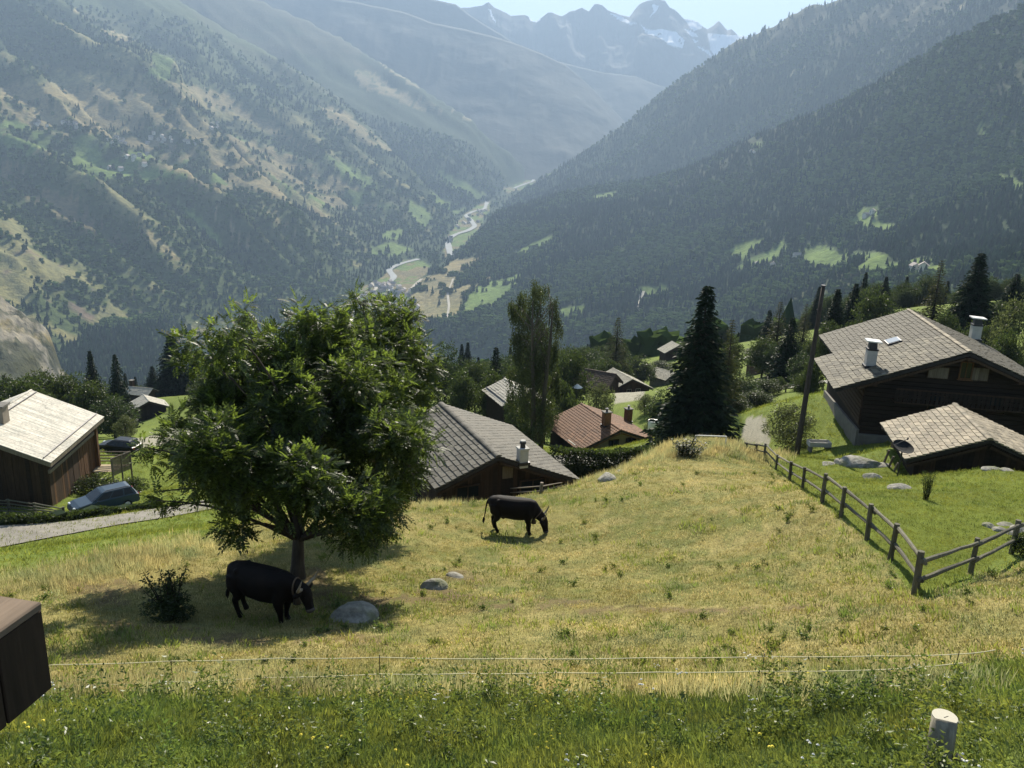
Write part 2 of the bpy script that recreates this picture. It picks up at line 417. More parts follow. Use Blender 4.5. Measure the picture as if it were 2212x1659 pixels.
for mi_, (k, rows) in enumerate(MASS.items()):
    Zm = mass_height(mass_rows(rows), TH, R2)
    sgn = -1.0 if 'right' in k else 1.0
    # gullies running down the slope: noise stretched along the fall line
    ax = math.radians({'right_front': -35, 'right_back': -35, 'left_front': 38, 'left_middle': 40, 'left_back': 42, 'rock_spur': 35}[k])
    u = X2 * math.cos(ax) - Y2 * math.sin(ax); v = X2 * math.sin(ax) + Y2 * math.cos(ax)   # u down the slope, v along the valley
    wv = v + 160 * (fbm(X2 / 500, Y2 / 500, 3, 40 + mi_) - .5)
    g = fbm(wv / 380, u / 1700, 4, 50 + mi_, 0.5, True) - .62
    f = fbm(X2 / 160, Y2 / 160, 4, 70 + mi_) - .5
    amp = {'right_front': 60, 'right_back': 110, 'left_front': 250, 'left_middle': 150, 'left_back': 130, 'rock_spur': 20}[k]
    up_ = sstep(0, 170, Zm - floor)
    # damp the relief near the crest so the outline stays
    rs_c = np.interp(TH, *mass_rows(rows)[-1][:2]); cr = np.clip(np.abs(RR2 - rs_c[None, :]) / 260, 0.12, 1)
    Zm = Zm + up_ * cr * amp * g + (up_ * 16 + 2) * f * (0.4 if k == 'rock_spur' else 1)
    if k == 'rock_spur': Zm += 26 * up_ * (fbm(X2 / 30, Y2 / 30, 5, 81, .6, True) - .6)
    b = Zm > Z2; MID = np.where(b, 2 + mi_, MID); GUL = np.where(b, g, GUL); Z2 = np.where(b, Zm, Z2)
Z2[0] = Z1[-1]
_bl = sstep(RN, RN * 1.15, RR2); 
LR1, LR2 = np.log(R1), np.log(R2)
def _bil(Z, lr, x, y):
    x = np.asarray(x, float); y = np.asarray(y, float)
    th = np.arctan2(x, y); l = np.log(np.maximum(np.hypot(x, y), 1e-3))
    i = np.clip((l - lr[0]) / (lr[1] - lr[0]), 0, len(lr) - 1.001); j = np.clip((th - TH[0]) / (TH[1] - TH[0]), 0, NTH - 1.001)
    i0 = i.astype(int); j0 = j.astype(int); fi = i - i0; fj = j - j0
    return (Z[i0, j0] * (1 - fj) + Z[i0, j0 + 1] * fj) * (1 - fi) + (Z[i0 + 1, j0] * (1 - fj) + Z[i0 + 1, j0 + 1] * fj) * fi
def Hz(x, y):
    r = np.hypot(x, y); return np.where(r < RN, _bil(Z1, LR1, x, y), _bil(Z2, LR2, x, y))
def hit(px, py, r0=3.0, r1=9500.0):
    """where the ray of a pixel first meets the ground"""
    D = dirs(np.float64(px), np.float64(py)); h = math.hypot(D[0], D[1]); D = D / h
    r = np.exp(np.linspace(math.log(r0), math.log(r1), 1500)); z = D[2] * r; g = Hz(D[0] * r, D[1] * r)
    b = np.nonzero(z <= g)[0]
    if len(b) == 0: return None
    i = max(b[0], 1); lo, hi = r[i - 1], r[i]
    for _ in range(30):
        m = .5 * (lo + hi)
        if D[2] * m <= float(Hz(D[0] * m, D[1] * m)): hi = m
        else: lo = m
    return np.array([D[0] * hi, D[1] * hi, float(Hz(D[0] * hi, D[1] * hi))])
def ground(px, d, py=None):
    """ground point under the pixel column px at depth d (along the view axis, horizontally)"""
    D = dirs(np.float64(px), np.float64(900 if py is None else py)); p = D * d
    return np.array([p[0], p[1], float(Hz(p[0], p[1]))])
# ------------------------------------------------------------------ land cover of the far slopes (what grows where), as base colours
LAND = [
 ('m', [(60,255),(460,275),(620,330),(760,400),(860,455),(720,455),(560,420),(400,400),(150,365),(0,320),(0,262)]),
 ('t', [(0,190),(40,180),(100,188),(112,150),(160,165),(230,152),(290,173),(350,215),(463,268),(445,285),(410,282),(350,270),(305,262),(240,275),(200,288),(150,272),(60,258),(0,243)]),
 ('g', [(330,113),(377,130),(372,160),(355,178),(308,166),(330,145)]),
 ('t', [(340,172),(430,187),(500,210),(560,250),(620,290),(700,338),(640,308),(560,283),(490,258),(420,228)]),
 ('p', [(213,57),(295,90),(270,91),(235,77)]),('p',[(157,14),(176,26),(168,30)]),
 ('g', [(160,338),(230,342),(290,360),(400,372),(395,396),(330,398),(270,386),(200,382),(150,352)]),
 ('b', [(0,345),(60,372),(130,422),(240,492),(330,565),(225,522),(120,472),(40,424),(0,402)]),
 ('b', [(110,430),(160,425),(210,470),(300,540),(260,540),(160,480)]),
 ('t', [(545,365),(570,375),(655,420),(740,485),(690,470),(600,424)]),
 ('t', [(455,450),(500,480),(560,540),(530,530),(470,480)]),
 ('t', [(555,435),(600,465),(655,520),(630,510),(580,470)]),
 ('g', [(380,430),(440,480),(510,550),(480,540),(400,470)]),
 ('t', [(300,480),(350,520),(400,570),(370,560),(310,510)]),
 ('t', [(760,155),(800,150),(850,190),(930,222),(962,242),(900,237),(850,217),(790,190)]),
 ('p', [(820,133),(890,175),(908,190),(860,165)]),
 ('p', [(975,235),(1020,257),(1015,262),(985,245)]),
 ('t', [(690,225),(737,240),(800,282),(856,334),(840,327),(780,302),(715,262)]),
 ('g', [(690,330),(737,352),(790,380),(835,408),(800,412),(737,377)]),
 ('g', [(880,433),(915,443),(942,476),(915,494),(888,470)]),
 ('g', [(825,500),(870,492),(862,516),(828,517)]),('g', [(806,530),(850,522),(890,541),(860,553),(808,554)]),
 ('g', [(940,365),(1000,390),(1052,422),(1020,427),(960,397)]),
 ('g', [(930,415),(980,445),(1010,450),(985,465),(940,440)]),
 ('t', [(885,642),(905,606),(960,575),(985,560),(1037,556),(1010,585),(985,607),(985,625),(1070,590),(1000,640),(985,692),(905,692)]),
 ('g', [(1040,612),(1130,590),(1115,627),(1060,662),(990,690),(1000,655)]),
 ('g', [(1090,600),(1125,590),(1118,620),(1080,640)]),
 ('g', [(1205,668),(1262,662),(1255,677),(1210,684)]),('g', [(1370,624),(1442,617),(1442,641),(1390,647)]),
 ('s', [(1560,550),(1600,528),(1680,510),(1700,538),(1760,528),(1850,545),(1990,556),(2080,575),(2060,600),(1960,602),(1840,580),(1750,584),(1650,577),(1570,578)]),
 ('g', [(1850,453),(1897,448),(1902,480),(1962,490),(1932,507),(1840,492)]),
 ('g', [(1964,581),(2032,574),(2032,592),(1970,594)]),
 ('g', [(2015,388),(2060,379),(2062,396)]),('g', [(2112,263),(2138,283),(2125,290)]),('g', [(2137,368),(2212,398),(2212,413),(2150,388)]),
 ('g', [(1278,424),(1332,409),(1325,424),(1290,430)]),('g', [(1100,548),(1195,508),(1192,521),(1110,556)]),
 ('g', [(1620,315),(1645,306),(1648,318),(1630,326)]),('p',[(1700,160),(1740,143),(1735,150)]),('p', [(2055,32),(2080,8),(2075,30),(2062,36)]),
 ('v', [(705,695),(760,640),(800,612),(850,585),(872,560),(905,560),(930,575),(905,606),(885,642),(905,692)]),
 ('v', [(960,560),(968,505),(1000,465),(1040,440),(1058,430),(1056,455),(1030,500),(985,545)]),
 ('v', [(1085,410),(1150,385),(1150,365),(1200,355),(1195,372),(1150,398),(1095,418)]),
]
C_FOR = np.array([.032, .054, .018]); C_TAN = np.array([.235, .20, .105]); C_GRN = np.array([.125, .180, .048])
C_PAL = np.array([.30, .26, .15]); C_ALP = np.array([.058, .062, .030]); C_ROCK = np.array([.27, .25, .21])
def land_far(X, Y, Z, mid):
    px, py, _ = proj(np.stack([X, Y, Z], -1))
    r = np.hypot(X, Y)
    wx = 16 * (fbm(X / 150, Y / 150, 4, 101) - .5); wy = 10 * (fbm(X / 150, Y / 150, 4, 102) - .5)
    qx, qy = px + wx, py + wy
    n1 = fbm(X / 90, Y / 90, 4, 111); n2 = fbm(X / 320, Y / 320, 4, 112); n3 = fbm(X / 45, Y / 45, 3, 113)
    c = np.broadcast_to(C_FOR, X.shape + (3,)).copy(); op = np.zeros(X.shape)
    lf = np.isin(mid, (4, 5)) * (.55 + .45 * n2); c = c + (np.array([.072, .098, .034]) - c) * lf[..., None]
    # alpine grass and scree above the woods
    alp = sstep(.46, .66, n2 + .0011 * (Z - 650)) * np.isin(mid, (3, 6))
    alp = np.maximum(alp, .55 * sstep(.58, .70, n2) * np.isin(mid, (2, 4, 5)))
    c = c + (C_ALP - c) * alp[..., None]; op = np.maximum(op, .8 * alp)
    # scattered natural clearings on the left slopes
    cl = np.maximum(sstep(.07, .17, GUL) * sstep(.42, .52, n1) * .9 * np.isin(mid, (4, 5)) * (r < 5200), 0)
    cl = np.maximum(cl, 0) + 0 * sstep(.64, .70, fbm(X / 200 + 7, Y / 120, 4, 115)) * np.isin(mid, (4, 5)) * (r < 5500)
    c = c + ((C_TAN * .75 + C_GRN * .25) - c) * cl[..., None]; op = np.maximum(op, cl)
    for k, poly in LAND:
        xs = [p[0] for p in poly]; ys = [p[1] for p in poly]
        box = (qx > min(xs)) & (qx < max(xs)) & (qy > min(ys)) & (qy < max(ys))
        m = np.zeros(X.shape, bool); m[box] = inpoly(qx[box], qy[box], poly)
        if k == 't': cc = C_TAN * (.75 + .5 * n1[..., None]) * (1 - .35 * sstep(.5, .7, n2))[..., None] + C_GRN * .35 * sstep(.5, .7, n2)[..., None]; w = np.where(n3 > .68, .15, 1.)
        elif k == 'g': cc = C_GRN * (.8 + .5 * n1[..., None]); w = np.where(n3 > .72, .2, 1.)
        elif k == 'p': cc = np.broadcast_to(C_PAL, c.shape); w = np.ones(X.shape)
        elif k == 'b': cc = C_TAN * (.40 + .4 * n1[..., None]); w = sstep(.45, .54, n3 * .5 + n1 * .5)
        elif k == 'm': cc = np.where((n2 > .5)[..., None], C_GRN * .95, C_TAN * .85) * (.75 + .5 * n1[..., None]); w = sstep(.42, .52, n3 * .6 + n1 * .4)
        elif k == 's': cc = C_GRN * (.75 + .5 * n1[..., None]); w = sstep(.38, .48, n1)
        else: cc = np.where((n1 > .5)[..., None], C_GRN, C_TAN * .8) * np.ones_like(c); w = sstep(.12, .22, n3)
        w = w * m
        c = c + (cc - c) * w[..., None]; op = np.maximum(op * (1 - m), w)
    rk = mid == 7
    if rk.any():
        w = rk * sstep(.40, .52, fbm(X / 15, Z / 22, 4, 119)) * .9
        c = np.where(rk[..., None], C_TAN * .75, c); op = np.where(rk, .95, op)
        c = c + (C_ROCK * .8 - c) * w[..., None]
        w = rk * sstep(.48, .56, fbm(X / 20 + 3, Z / 26, 5, 129, .6)) * .85; c = c + (np.array([.035, .042, .022]) - c) * w[..., None]
    # bare rock where the lower left face breaks off
    cf = np.isin(mid, (4,)) * sstep(.60, .70, fbm(X / 60, Y / 60, 4, 121)) * inpoly(px, py, [(0,470),(60,480),(130,560),(330,690),(420,760),(200,700),(0,600)])
    c = c + (np.array([.16, .125, .09]) - c) * cf[..., None]; op = np.maximum(op, cf)
    return c, op
def m_far():
    k = N('far_land'); v = k.geo()
    base = k.attr('land')
    f = k.noise(v, 0.06, 5, .65); f2 = k.noise(v, 0.012, 3)
    b = k.mix(base, k.ramp(f, [(.25, (.55, .55, .6)), (.5, (1, 1, 1)), (.8, (1.5, 1.45, 1.3))]), 1.0, 'MULTIPLY')
    b = k.mix(b, k.ramp(f2, [(.3, (.8, .85, .9)), (.7, (1.2, 1.15, 1.05))]), 1.0, 'MULTIPLY')
    return k.pbr(b, .95, k.bump(f, 1.0, 7.0), spec=.05)
C2, OPEN2 = land_far(X2, Y2, Z2, MID)
me = gridmesh('valley_slopes', np.stack([X2, Y2, Z2], -1), m_far()); vcolor(me, 'land', C2)
tag(link('valley_slopes', me), 'wooded valley sides with meadows and clearings far below', None, None, 'structure')

# ------------------------------------------------------------------ farther ridges and the snow peaks
def m_range(name, snow=False):
    k = N(name); v = k.geo(); f = k.noise(v, .004, 6, .6); f2 = k.noise(v, .0012, 4)
    b = k.ramp(f, [(.3, (.016, .024, .018)), (.6, (.028, .035, .025)), (.8, (.045, .046, .036))])
    if snow:
        b = k.ramp(f, [(.3, (.04, .042, .045)), (.7, (.09, .085, .08))])
        b = k.mix(b, (.92, .93, .94), k.attr('snow', out='Fac'))
    return k.pbr(b, .9, k.bump(f, .5, 40.0), spec=.1)
def far_ridge(name, label, crest, rfoot, zfoot, mat, amp, seed, nr=70, nth=420):
    a = np.array(crest, float); Q = at_r(a[:, 0], a[:, 1], a[:, 2]); th = np.arctan2(Q[:, 0], Q[:, 1]); o = np.argsort(th)
    ths = np.linspace(th.min(), th.max(), nth); rc = np.interp(ths, th[o], a[o, 2]); zc = np.interp(ths, th[o], Q[o, 2])
    t = np.concatenate([np.linspace(0, 1, nr), 1 + np.linspace(.02, .5, 14)])[:, None]
    r = rfoot + (rc[None, :] - rfoot) * t
    z = np.where(t <= 1, zfoot + (zc[None, :] - zfoot) * t ** 1.15, zc[None, :] - (t - 1) * (rc[None, :] - rfoot) * .9)
    x = r * np.sin(ths)[None, :]; y = r * np.cos(ths)[None, :]
    g = fbm(x / 900, y / 2600, 5, seed, .5, True) - .6; f = fbm(x / 400, y / 400, 4, seed + 5) - .5
    damp = np.clip(np.abs(1 - t) * 6, 0.05, 1) * np.clip(t * 4, 0, 1)
    z = z + damp * (amp * g + amp * .3 * f) + np.where(t == 1, amp * .10 * (fbm(x / 160, y / 160, 3, seed + 9) - .5), 0)
    Pm = np.stack([x, y, z], -1); me = gridmesh(name, Pm, mat); ob = tag(link(name, me), label, None, None, 'structure')
    return me, Pm, t
mr = m_range('ridge_land')
far_ridge('far_ridge', 'hazy ridge running down behind the left slopes', [(420,-60,9700),(650,-14,9600),(770,4,9500),(870,25,9400),(937,50,9300),(1004,63,9300),(1060,78,9250),(1121,97,9200),(1170,115,9150),(1221,140,9100),(1271,183,9000),(1310,222,8950),(1337,250,8900),(1420,345,8800)], 6800, -300, mr, 130, 201)
far_ridge('far_ridge', 'pale ridge in the haze under the snow peaks', [(600,-70,10400),(800,-32,10400),(940,0,10400),(985,10,10400),(1021,37,10400),(1050,55,10400),(1087,77,10400),(1121,102,10400),(1204,133,10400),(1304,157,10400),(1371,165,10400),(1440,190,10400),(1560,240,10400)], 8300, -150, mr, 120, 231)
me, Pm, tt = far_ridge('snow_mountain', 'far rocky peaks with glaciers and snow fields', [(850,30,12200),(940,20,12200),(1004,17,12200),(1030,16,12200),(1043,12,12200),(1055,5,12200),(1068,17,12200),(1085,23,12200),(1104,35,12200),(1134,33,12200),(1142,38,12200),(1152,46,12200),(1160,44,12200),(1170,37,12200),(1184,27,12200),(1200,30,12200),(1214,33,12200),(1228,26,12200),(1257,17,12200),(1266,22,12200),(1272,24,12200),(1284,10,12200),(1292,8,12200),(1300,10,12200),(1312,22,12200),(1335,29,12200),(1360,36,12200),(1370,22,12200),(1382,8,12200),(1400,0,12200),(1418,-3,12200),(1437,1,12200),(1446,14,12200),(1457,20,12200),(1468,32,12200),(1478,42,12200),(1490,43,12200),(1506,45,12200),(1516,55,12200),(1528,64,12200),(1540,56,12200),(1553,45,12200),(1562,55,12200),(1571,65,12200),(1580,63,12200),(1589,71,12200),(1596,77,12200),(1612,79,12200),(1630,86,12200),(1700,60,12200)], 9800, 250, m_range('peak_rock', True), 330, 261, 110, 640)
px, py, _ = proj(Pm); px += 5 * (fbm(Pm[..., 0] / 130, Pm[..., 2] / 130, 4, 271) - .5) * 2; py += 9 * (fbm(Pm[..., 0] / 160, Pm[..., 2] / 90, 4, 272) - .5)
SN = [[(1142,36),(1152,40),(1166,38),(1168,42),(1158,49),(1146,44)],[(1316,30),(1340,36),(1362,47),(1375,52),(1358,53),(1335,43)],[(1380,52),(1400,62),(1430,66),(1462,66),(1476,90),(1474,104),(1452,98),(1430,84),(1402,74)],
      [(1480,44),(1506,44),(1516,60),(1504,64),(1490,60)],[(1476,62),(1500,66),(1512,78),(1490,76)],[(1528,72),(1560,76),(1600,77),(1634,87),(1610,100),(1576,112),(1550,124),(1535,108)],[(1500,98),(1530,110),(1550,128),(1520,112)],[(1054,22),(1062,24),(1072,50),(1064,44)],[(1408,8),(1424,14),(1400,42),(1410,24)],[(1494,82),(1510,90),(1500,94)]]
s = np.zeros(px.shape)
for q in SN: s = np.maximum(s, inpoly(px, py, q).astype(float))
s = s * (fbm(Pm[..., 0] / 90, Pm[..., 2] / 45, 3, 275) > .18)
at_ = me.attributes.new('snow', 'FLOAT', 'POINT'); at_.data.foreach_set('value', s.ravel().astype(np.float32))

# ------------------------------------------------------------------ near hillside
DRY = [(-500,1285),(0,1266),(150,1240),(300,1205),(420,1166),(600,1112),(760,1098),(900,1092),(1150,1066),(1300,1031),(1380,1000),(1450,958),(1560,955),(1645,970),(1676,1018),(1706,1040),(1733,1060),(1775,1090),(1817,1122),(1873,1172),(1922,1214),(1970,1290),(2000,1300),(2095,1255),(2212,1215),(2700,1150),(2700,1500),(2300,1430),(2212,1425),(2100,1450),(1900,1458),(1600,1458),(1200,1468),(800,1468),(520,1485),(300,1500),(115,1512),(0,1530),(-500,1560)]
LAWN = [(1651,986),(1676,1016),(1706,1038),(1733,1058),(1775,1086),(1817,1116),(1873,1165),(1922,1208),(1977,1285),(2095,1242),(2183,1198),(2400,1150),(2400,900),(2212,960),(1950,1000),(1790,985),(1740,960)]
DIRT = [[(120,1262),(200,1250),(300,1255),(330,1290),(250,1320),(150,1300)],[(660,1290),(720,1270),(820,1290),(860,1330),(780,1360),(690,1350)],[(900,1265),(1020,1230),(1060,1270),(1010,1300),(900,1295)],[(600,1240),(700,1230),(730,1280),(650,1290)]]
px, py, _ = proj(np.stack([X1, Y1, Z1], -1))
nA = fbm(X1 * .55, Y1 * .55, 4, 301); nB = fbm(X1 * 2.2, Y1 * 2.2, 4, 302); nC = fbm(X1 * .16, Y1 * .16, 3, 303); nD = fbm(X1 * 6, Y1 * 6, 2, 304)
wz = np.clip(60 / RR1, .3, 4); qx = px + 14 * wz * (nB - .5) ; qy = py + 9 * wz * (nB - .5) + 6 * wz * (nA - .5)
dry = inpoly(qx, qy, DRY).astype(float)
lawn = inpoly(px, py, LAWN)
G1 = np.array([.105, .145, .030]); G2 = np.array([.15, .182, .038]); D1 = np.array([.28, .235, .10]); D2 = np.array([.21, .188, .068]); D3 = np.array([.10, .122, .032]); SOIL = np.array([.13, .092, .055])
g = G1 + (G2 - G1) * nA[..., None]
w1 = sstep(.42, .62, nA * .55 + nB * .45)[..., None]; w2 = (sstep(.52, .68, nC * .5 + nB * .5))[..., None]
d = D2 + (D1 - D2) * w1; d = d + (D3 - d) * w2 * .8
d = d + (np.array([.15, .15, .045]) - d) * (sstep(26, 42, RR1) * .35 * (px > 1000))[..., None]
NEARC = g + (d - g) * dry[..., None]
NEARC = np.where(lawn[..., None], np.array([.105, .130, .018]) * (.8 + .4 * nA[..., None]), NEARC)
DIRT += [[(1000,1306),(1500,1319),(1960,1311),(1960,1324),(1500,1334),(1000,1321)],[(200,1330),(520,1380),(760,1370),(900,1390),(700,1400),(480,1400),(200,1350)],[(820,1290),(1000,1285),(1300,1300),(1300,1312),(1000,1300),(820,1306)]]
dirt = np.zeros(px.shape)
for q in DIRT:
    m = inpoly(qx, qy, q) * sstep(.35, .6, nB); dirt = np.maximum(dirt, m); NEARC = NEARC + (SOIL - NEARC) * (.75 * m)[..., None]
PAVE = [[(1606,960),(1600,930),(1616,902),(1656,898),(1664,962)],[(1328,870),(1326,848),(1398,840),(1384,864)],[(262,975),(280,948),(345,940),(440,928),(450,950),(330,964)]]
for q in PAVE:
    m = inpoly(px, py, q); NEARC = np.where(m[..., None], np.array([.27, .255, .21]), NEARC); dirt = np.where(m, 3.0, dirt)
NEARC *= (.82 + .36 * nD)[..., None]
def m_near():
    k = N('meadow_ground'); v = k.geo(); f = k.noise(v, 9, 6, .7); f2 = k.noise(v, 40, 3, .6)
    b = k.mix(k.attr('land'), k.ramp(f, [(.3, (.62, .66, .6)), (.5, (1, 1, 1)), (.75, (1.3, 1.25, 1.15))]), 1.0, 'MULTIPLY')
    b = k.mix(b, k.ramp(f2, [(.3, (.75, .78, .72)), (.7, (1.2, 1.18, 1.12))]), 1.0, 'MULTIPLY')
    return k.pbr(b, .95, k.bump(f, .8, .06), spec=.08)
me = gridmesh('ground', np.stack([X1, Y1, Z1], -1), m_near()); vcolor(me, 'land', NEARC)
tag(link('ground', me), 'sloping alpine meadow', None, None, 'structure')
def bare_at(x, y): return _bil(dirt, LR1, x, y)
def land_at(x, y):
    return _bil(dry, LR1, x, y), _bil(lawn.astype(float), LR1, x, y)

# ------------------------------------------------------------------ air
hm = bpy.data.materials.new('haze_air'); hm.use_nodes = True; ht = hm.node_tree; ht.nodes.clear()
ho = ht.nodes.new('ShaderNodeOutputMaterial'); hv = ht.nodes.new('ShaderNodeVolumePrincipled')
hv.inputs['Color'].default_value = (.52, .72, 1.0, 1); hv.inputs['Density'].default_value = 8.7e-5; hv.inputs['Anisotropy'].default_value = .13
ht.links.new(hv.outputs[0], ho.inputs['Volume'])
b = MB().box((0, 9000, 1100), (40000, 26000, 3700)); b.obj('haze', hm, kind='stuff')
# ------------------------------------------------------------------ materials of the buildings
def m_slate(name, c, var=.35, lichen=None):
    k = N(name); v = k.coord('Object'); g = k.geo()
    r = k.rand(); f = k.noise(g, 7, 5, .65); f2 = k.noise(g, 1.3, 3)
    cc = k.mix(tuple(x * (1 - var) for x in c), tuple(x * (1 + var) for x in c), r)
    cc = k.mix(cc, k.ramp(f, [(.3, (.68, .68, .7)), (.7, (1.25, 1.22, 1.18))]), 1.0, 'MULTIPLY')
    cc = k.mix(cc, k.ramp(f2, [(.3, (.82, .84, .82)), (.7, (1.15, 1.13, 1.08))]), 1.0, 'MULTIPLY')
    if lichen: cc = k.mix(cc, lichen, k.ramp(k.noise(g, 11, 4, .7), [(.56, (0, 0, 0)), (.68, (.7, .7, .7))]))
    return k.pbr(cc, .75, k.bump(f, .5, .02), spec=.15)
def m_wood(name, c, var=.3, rough=.85, axis=2):
    k = N(name); sc = [14, 14, 14]; sc[axis] = 1.2
    v = k.coord('Object', tuple(sc)); f = k.noise(v, 1.0, 6, .65)
    r = k.math('MULTIPLY_ADD', k.rand(), .5); k.t.nodes[-1].inputs[2].default_value = .75
    cc = k.ramp(f, [(.3, tuple(x * (1 - var) for x in c)), (.7, tuple(x * (1 + var) for x in c))])
    cc = k.mix(cc, k.n('CombineColor', None, i0=r, i1=r, i2=r).outputs[0], 1.0, 'MULTIPLY')
    return k.pbr(cc, rough, k.bump(f, .5, .01), spec=.2)
M = {}
M['slate_warm'] = m_slate('slate_warm', (.105, .094, .068), .5, (.26, .25, .18))
M['slate_tan'] = m_slate('slate_tan', (.27, .232, .172), .28, (.42, .38, .28))
M['slate_dark'] = m_slate('slate_dark', (.105, .098, .082), .25, (.17, .165, .13))
M['tile_red'] = m_slate('tile_red', (.155, .080, .043), .3)
M['slate_pale'] = m_slate('slate_pale', (0.361, 0.344, 0.295), .18)
M['slate_mid'] = m_slate('slate_mid', (.31, .295, .235), .3, (.36, .34, .27))
M['slate_brown'] = m_slate('slate_brown', (.075, .052, .036), .25)
M['roof_board'] = m_slate('roof_board', (.53, .505, .44), .16)
M['wood_black'] = m_wood('wood_black', (.026, .018, .012), .4, .9, 0)
M['wood_dark'] = m_wood('wood_dark', (.050, .031, .018), .4)
M['wood_brown'] = m_wood('wood_brown', (.115, .060, .028), .4)
M['wood_grey'] = m_wood('wood_grey', (.17, .14, .105), .35)
M['wood_pale'] = m_wood('wood_pale', (.42, .34, .22), .2)
M['under'] = simple('roof_underlay', (.030, .026, .022), .9, .3, 3)
M['plaster'] = simple('plaster', (0.426, 0.410, 0.369), .9, .12, 3, .2)
M['plaster_grey'] = simple('plaster_grey', (.16, .15, .13), .9, .2, 2, .3)
M['plaster_tan'] = simple('plaster_tan', (.26, .22, .17), .9, .15, 2, .2)
M['metal_dark'] = simple('metal_dark', (.045, .045, .05), .5, .2, 6, 0, .6)
M['metal_white'] = simple('metal_white', (.72, .70, .64), .5, .08, 6)
M['glass'] = N('window_glass').pbr((.012, .015, .017), .12, spec=.35)
M['stone'] = None

SLATES = {}
def slate_mesh(w, l, t, mat, i):
    key = (round(w, 3), round(l, 3), round(t, 3), mat.name, i)
    if key not in SLATES:
        r = np.random.default_rng(hash(key[:3]) % 9999 + i * 13)
        pts = [(-l / 2, -w / 2), (l / 2 * (.92 + .16 * r.random()), -w / 2 * (.86 + .14 * r.random())), (l / 2 * (.92 + .18 * r.random()), w / 2 * (.86 + .14 * r.random())), (-l / 2, w / 2)]
        b = MB(); b.prism([(x, y, 0) for x, y in pts], (0, 0, t)); SLATES[key] = b.mesh('slate', mat)
    return SLATES[key]
def roof_side(s, W, tp):
    c, sn = math.cos(tp), math.sin(tp)
    return np.array([s * c, 0, -sn]), np.array([0, float(s), 0]), np.array([s * sn, 0, c]), W / c
def lay_slates(roof, s, W, L, h, tp, rows, cols, mat, name='slate', budget=300, t=.035, y0=0.0, u0=0.0, near_first=True, jit=.05, W2=None):
    """rows of overlapping slates on one slope; `budget` of them as objects, the rest joined"""
    u, v, n, S = roof_side(s, W, tp); ex = (S - u0) / rows; w = L / cols
    todo = []
    for i in range(rows):
        off = (i % 2) * .5
        for j in range(cols + (1 if off else 0)):
            a, b = (j - off) * w, (j - off + 1) * w
            a, b = max(a, 0), min(b, L)
            if b - a < .08: continue
            todo.append((i, .5 * (a + b) + y0, b - a))
    if near_first: todo.sort(key=lambda q: q[1] - .15 * q[0])
    rest = MB()
    for q, (i, y, ww) in enumerate(todo):
        l = ex * 1.35; th = t * (.8 + .5 * random.random())
        p = np.array([0, 0, h]) + u * (u0 + ex * (i + .55)) + np.array([0, y, 0]) + n * (.045 + jit * .2 * random.random())
        ang = math.atan2(t * 1.25, l) + random.uniform(-.015, .02); rz = random.uniform(-jit, jit)
        A = np.stack([u, v, n], 1)
        Rl = np.array(Matrix.Rotation(rz, 3, 'Z') @ Matrix.Rotation(-ang + 0.0, 3, 'Y').inverted() @ Matrix.Identity(3))
        Rl = np.array(Matrix.Rotation(rz, 3, 'Z') @ Matrix.Rotation(-ang, 3, 'Y'))
        Mx = A @ Rl
        wl = w if abs(ww - w) < 1e-6 else w * .5
        me = slate_mesh(wl * .965, l, th if budget <= 0 else t, mat, random.randrange(6))
        if q < budget:
            Mm = Matrix([list(Mx[r]) + [p[r]] for r in range(3)] + [[0, 0, 0, 1]])
            link(name, me, roof, None, Mm)
        else:
            vv = np.array([x.co for x in me.vertices]) @ Mx.T + p
            rest.add(vv, [tuple(f.vertices) for f in me.polygons])
    if rest.n: rest.obj(name + '_course', mat, roof, kind='stuff')
    return min(len(todo), budget)
def roof_slab(Wl, Wr, L, h, tp, thick=.16, y0=0.0, Wl0=0.0):
    t = math.tan(tp); c = math.cos(tp); d = thick / c
    b = MB()
    if Wl > 0: b.prism([(-Wl0, y0, h - Wl0 * t), (-Wl, y0, h - Wl * t), (-Wl, y0, h - Wl * t - d), (-Wl0, y0, h - Wl0 * t - d)], (0, L, 0))
    if Wr > 0: b.prism([(0.001, y0, h), (0.001, y0, h - d), (Wr, y0, h - Wr * t - d), (Wr, y0, h - Wr * t)], (0, L, 0))
    return b
def wall_body(Wl, Wr, L, h, tp, ox, oy, base=-1.2, t=.2, oyf=None):
    """closed body under the roof; ox, oy: overhangs"""
    tt = math.tan(tp); xl, xr = -(Wl - ox), Wr - ox; y0, y1 = oy, L - (oyf if oyf is not None else oy); d = t / math.cos(tp) + .02
    return MB().prism([(xl, y0, base), (xr, y0, base), (xr, y0, h - xr * tt - d), (0, y0, h - d), (xl, y0, h + xl * tt - d)], (0, y1 - y0, 0))
def gable_logs(wall, Wl, Wr, h, tp, ox, y, z0, step, mat, t=.09, name='log', drop=.2, sgn=-1):
    tt = math.tan(tp); d = drop / math.cos(tp) + .03; z = z0; xl, xr = -(Wl - ox), Wr - ox
    while z < h - d - .1:
        z1 = min(z + step, h - d - .02); zt = z1
        a = max(xl, -(h - d - zt) / tt); b = min(xr, (h - d - zt) / tt)
        if b - a > .25:
            q = MB().box(((a + b) / 2, y + sgn * t / 2, (z + z1) / 2), (b - a - .01, t, z1 - z - .018), bev=.025)
            q.obj(name, mat, wall)
        z = z1
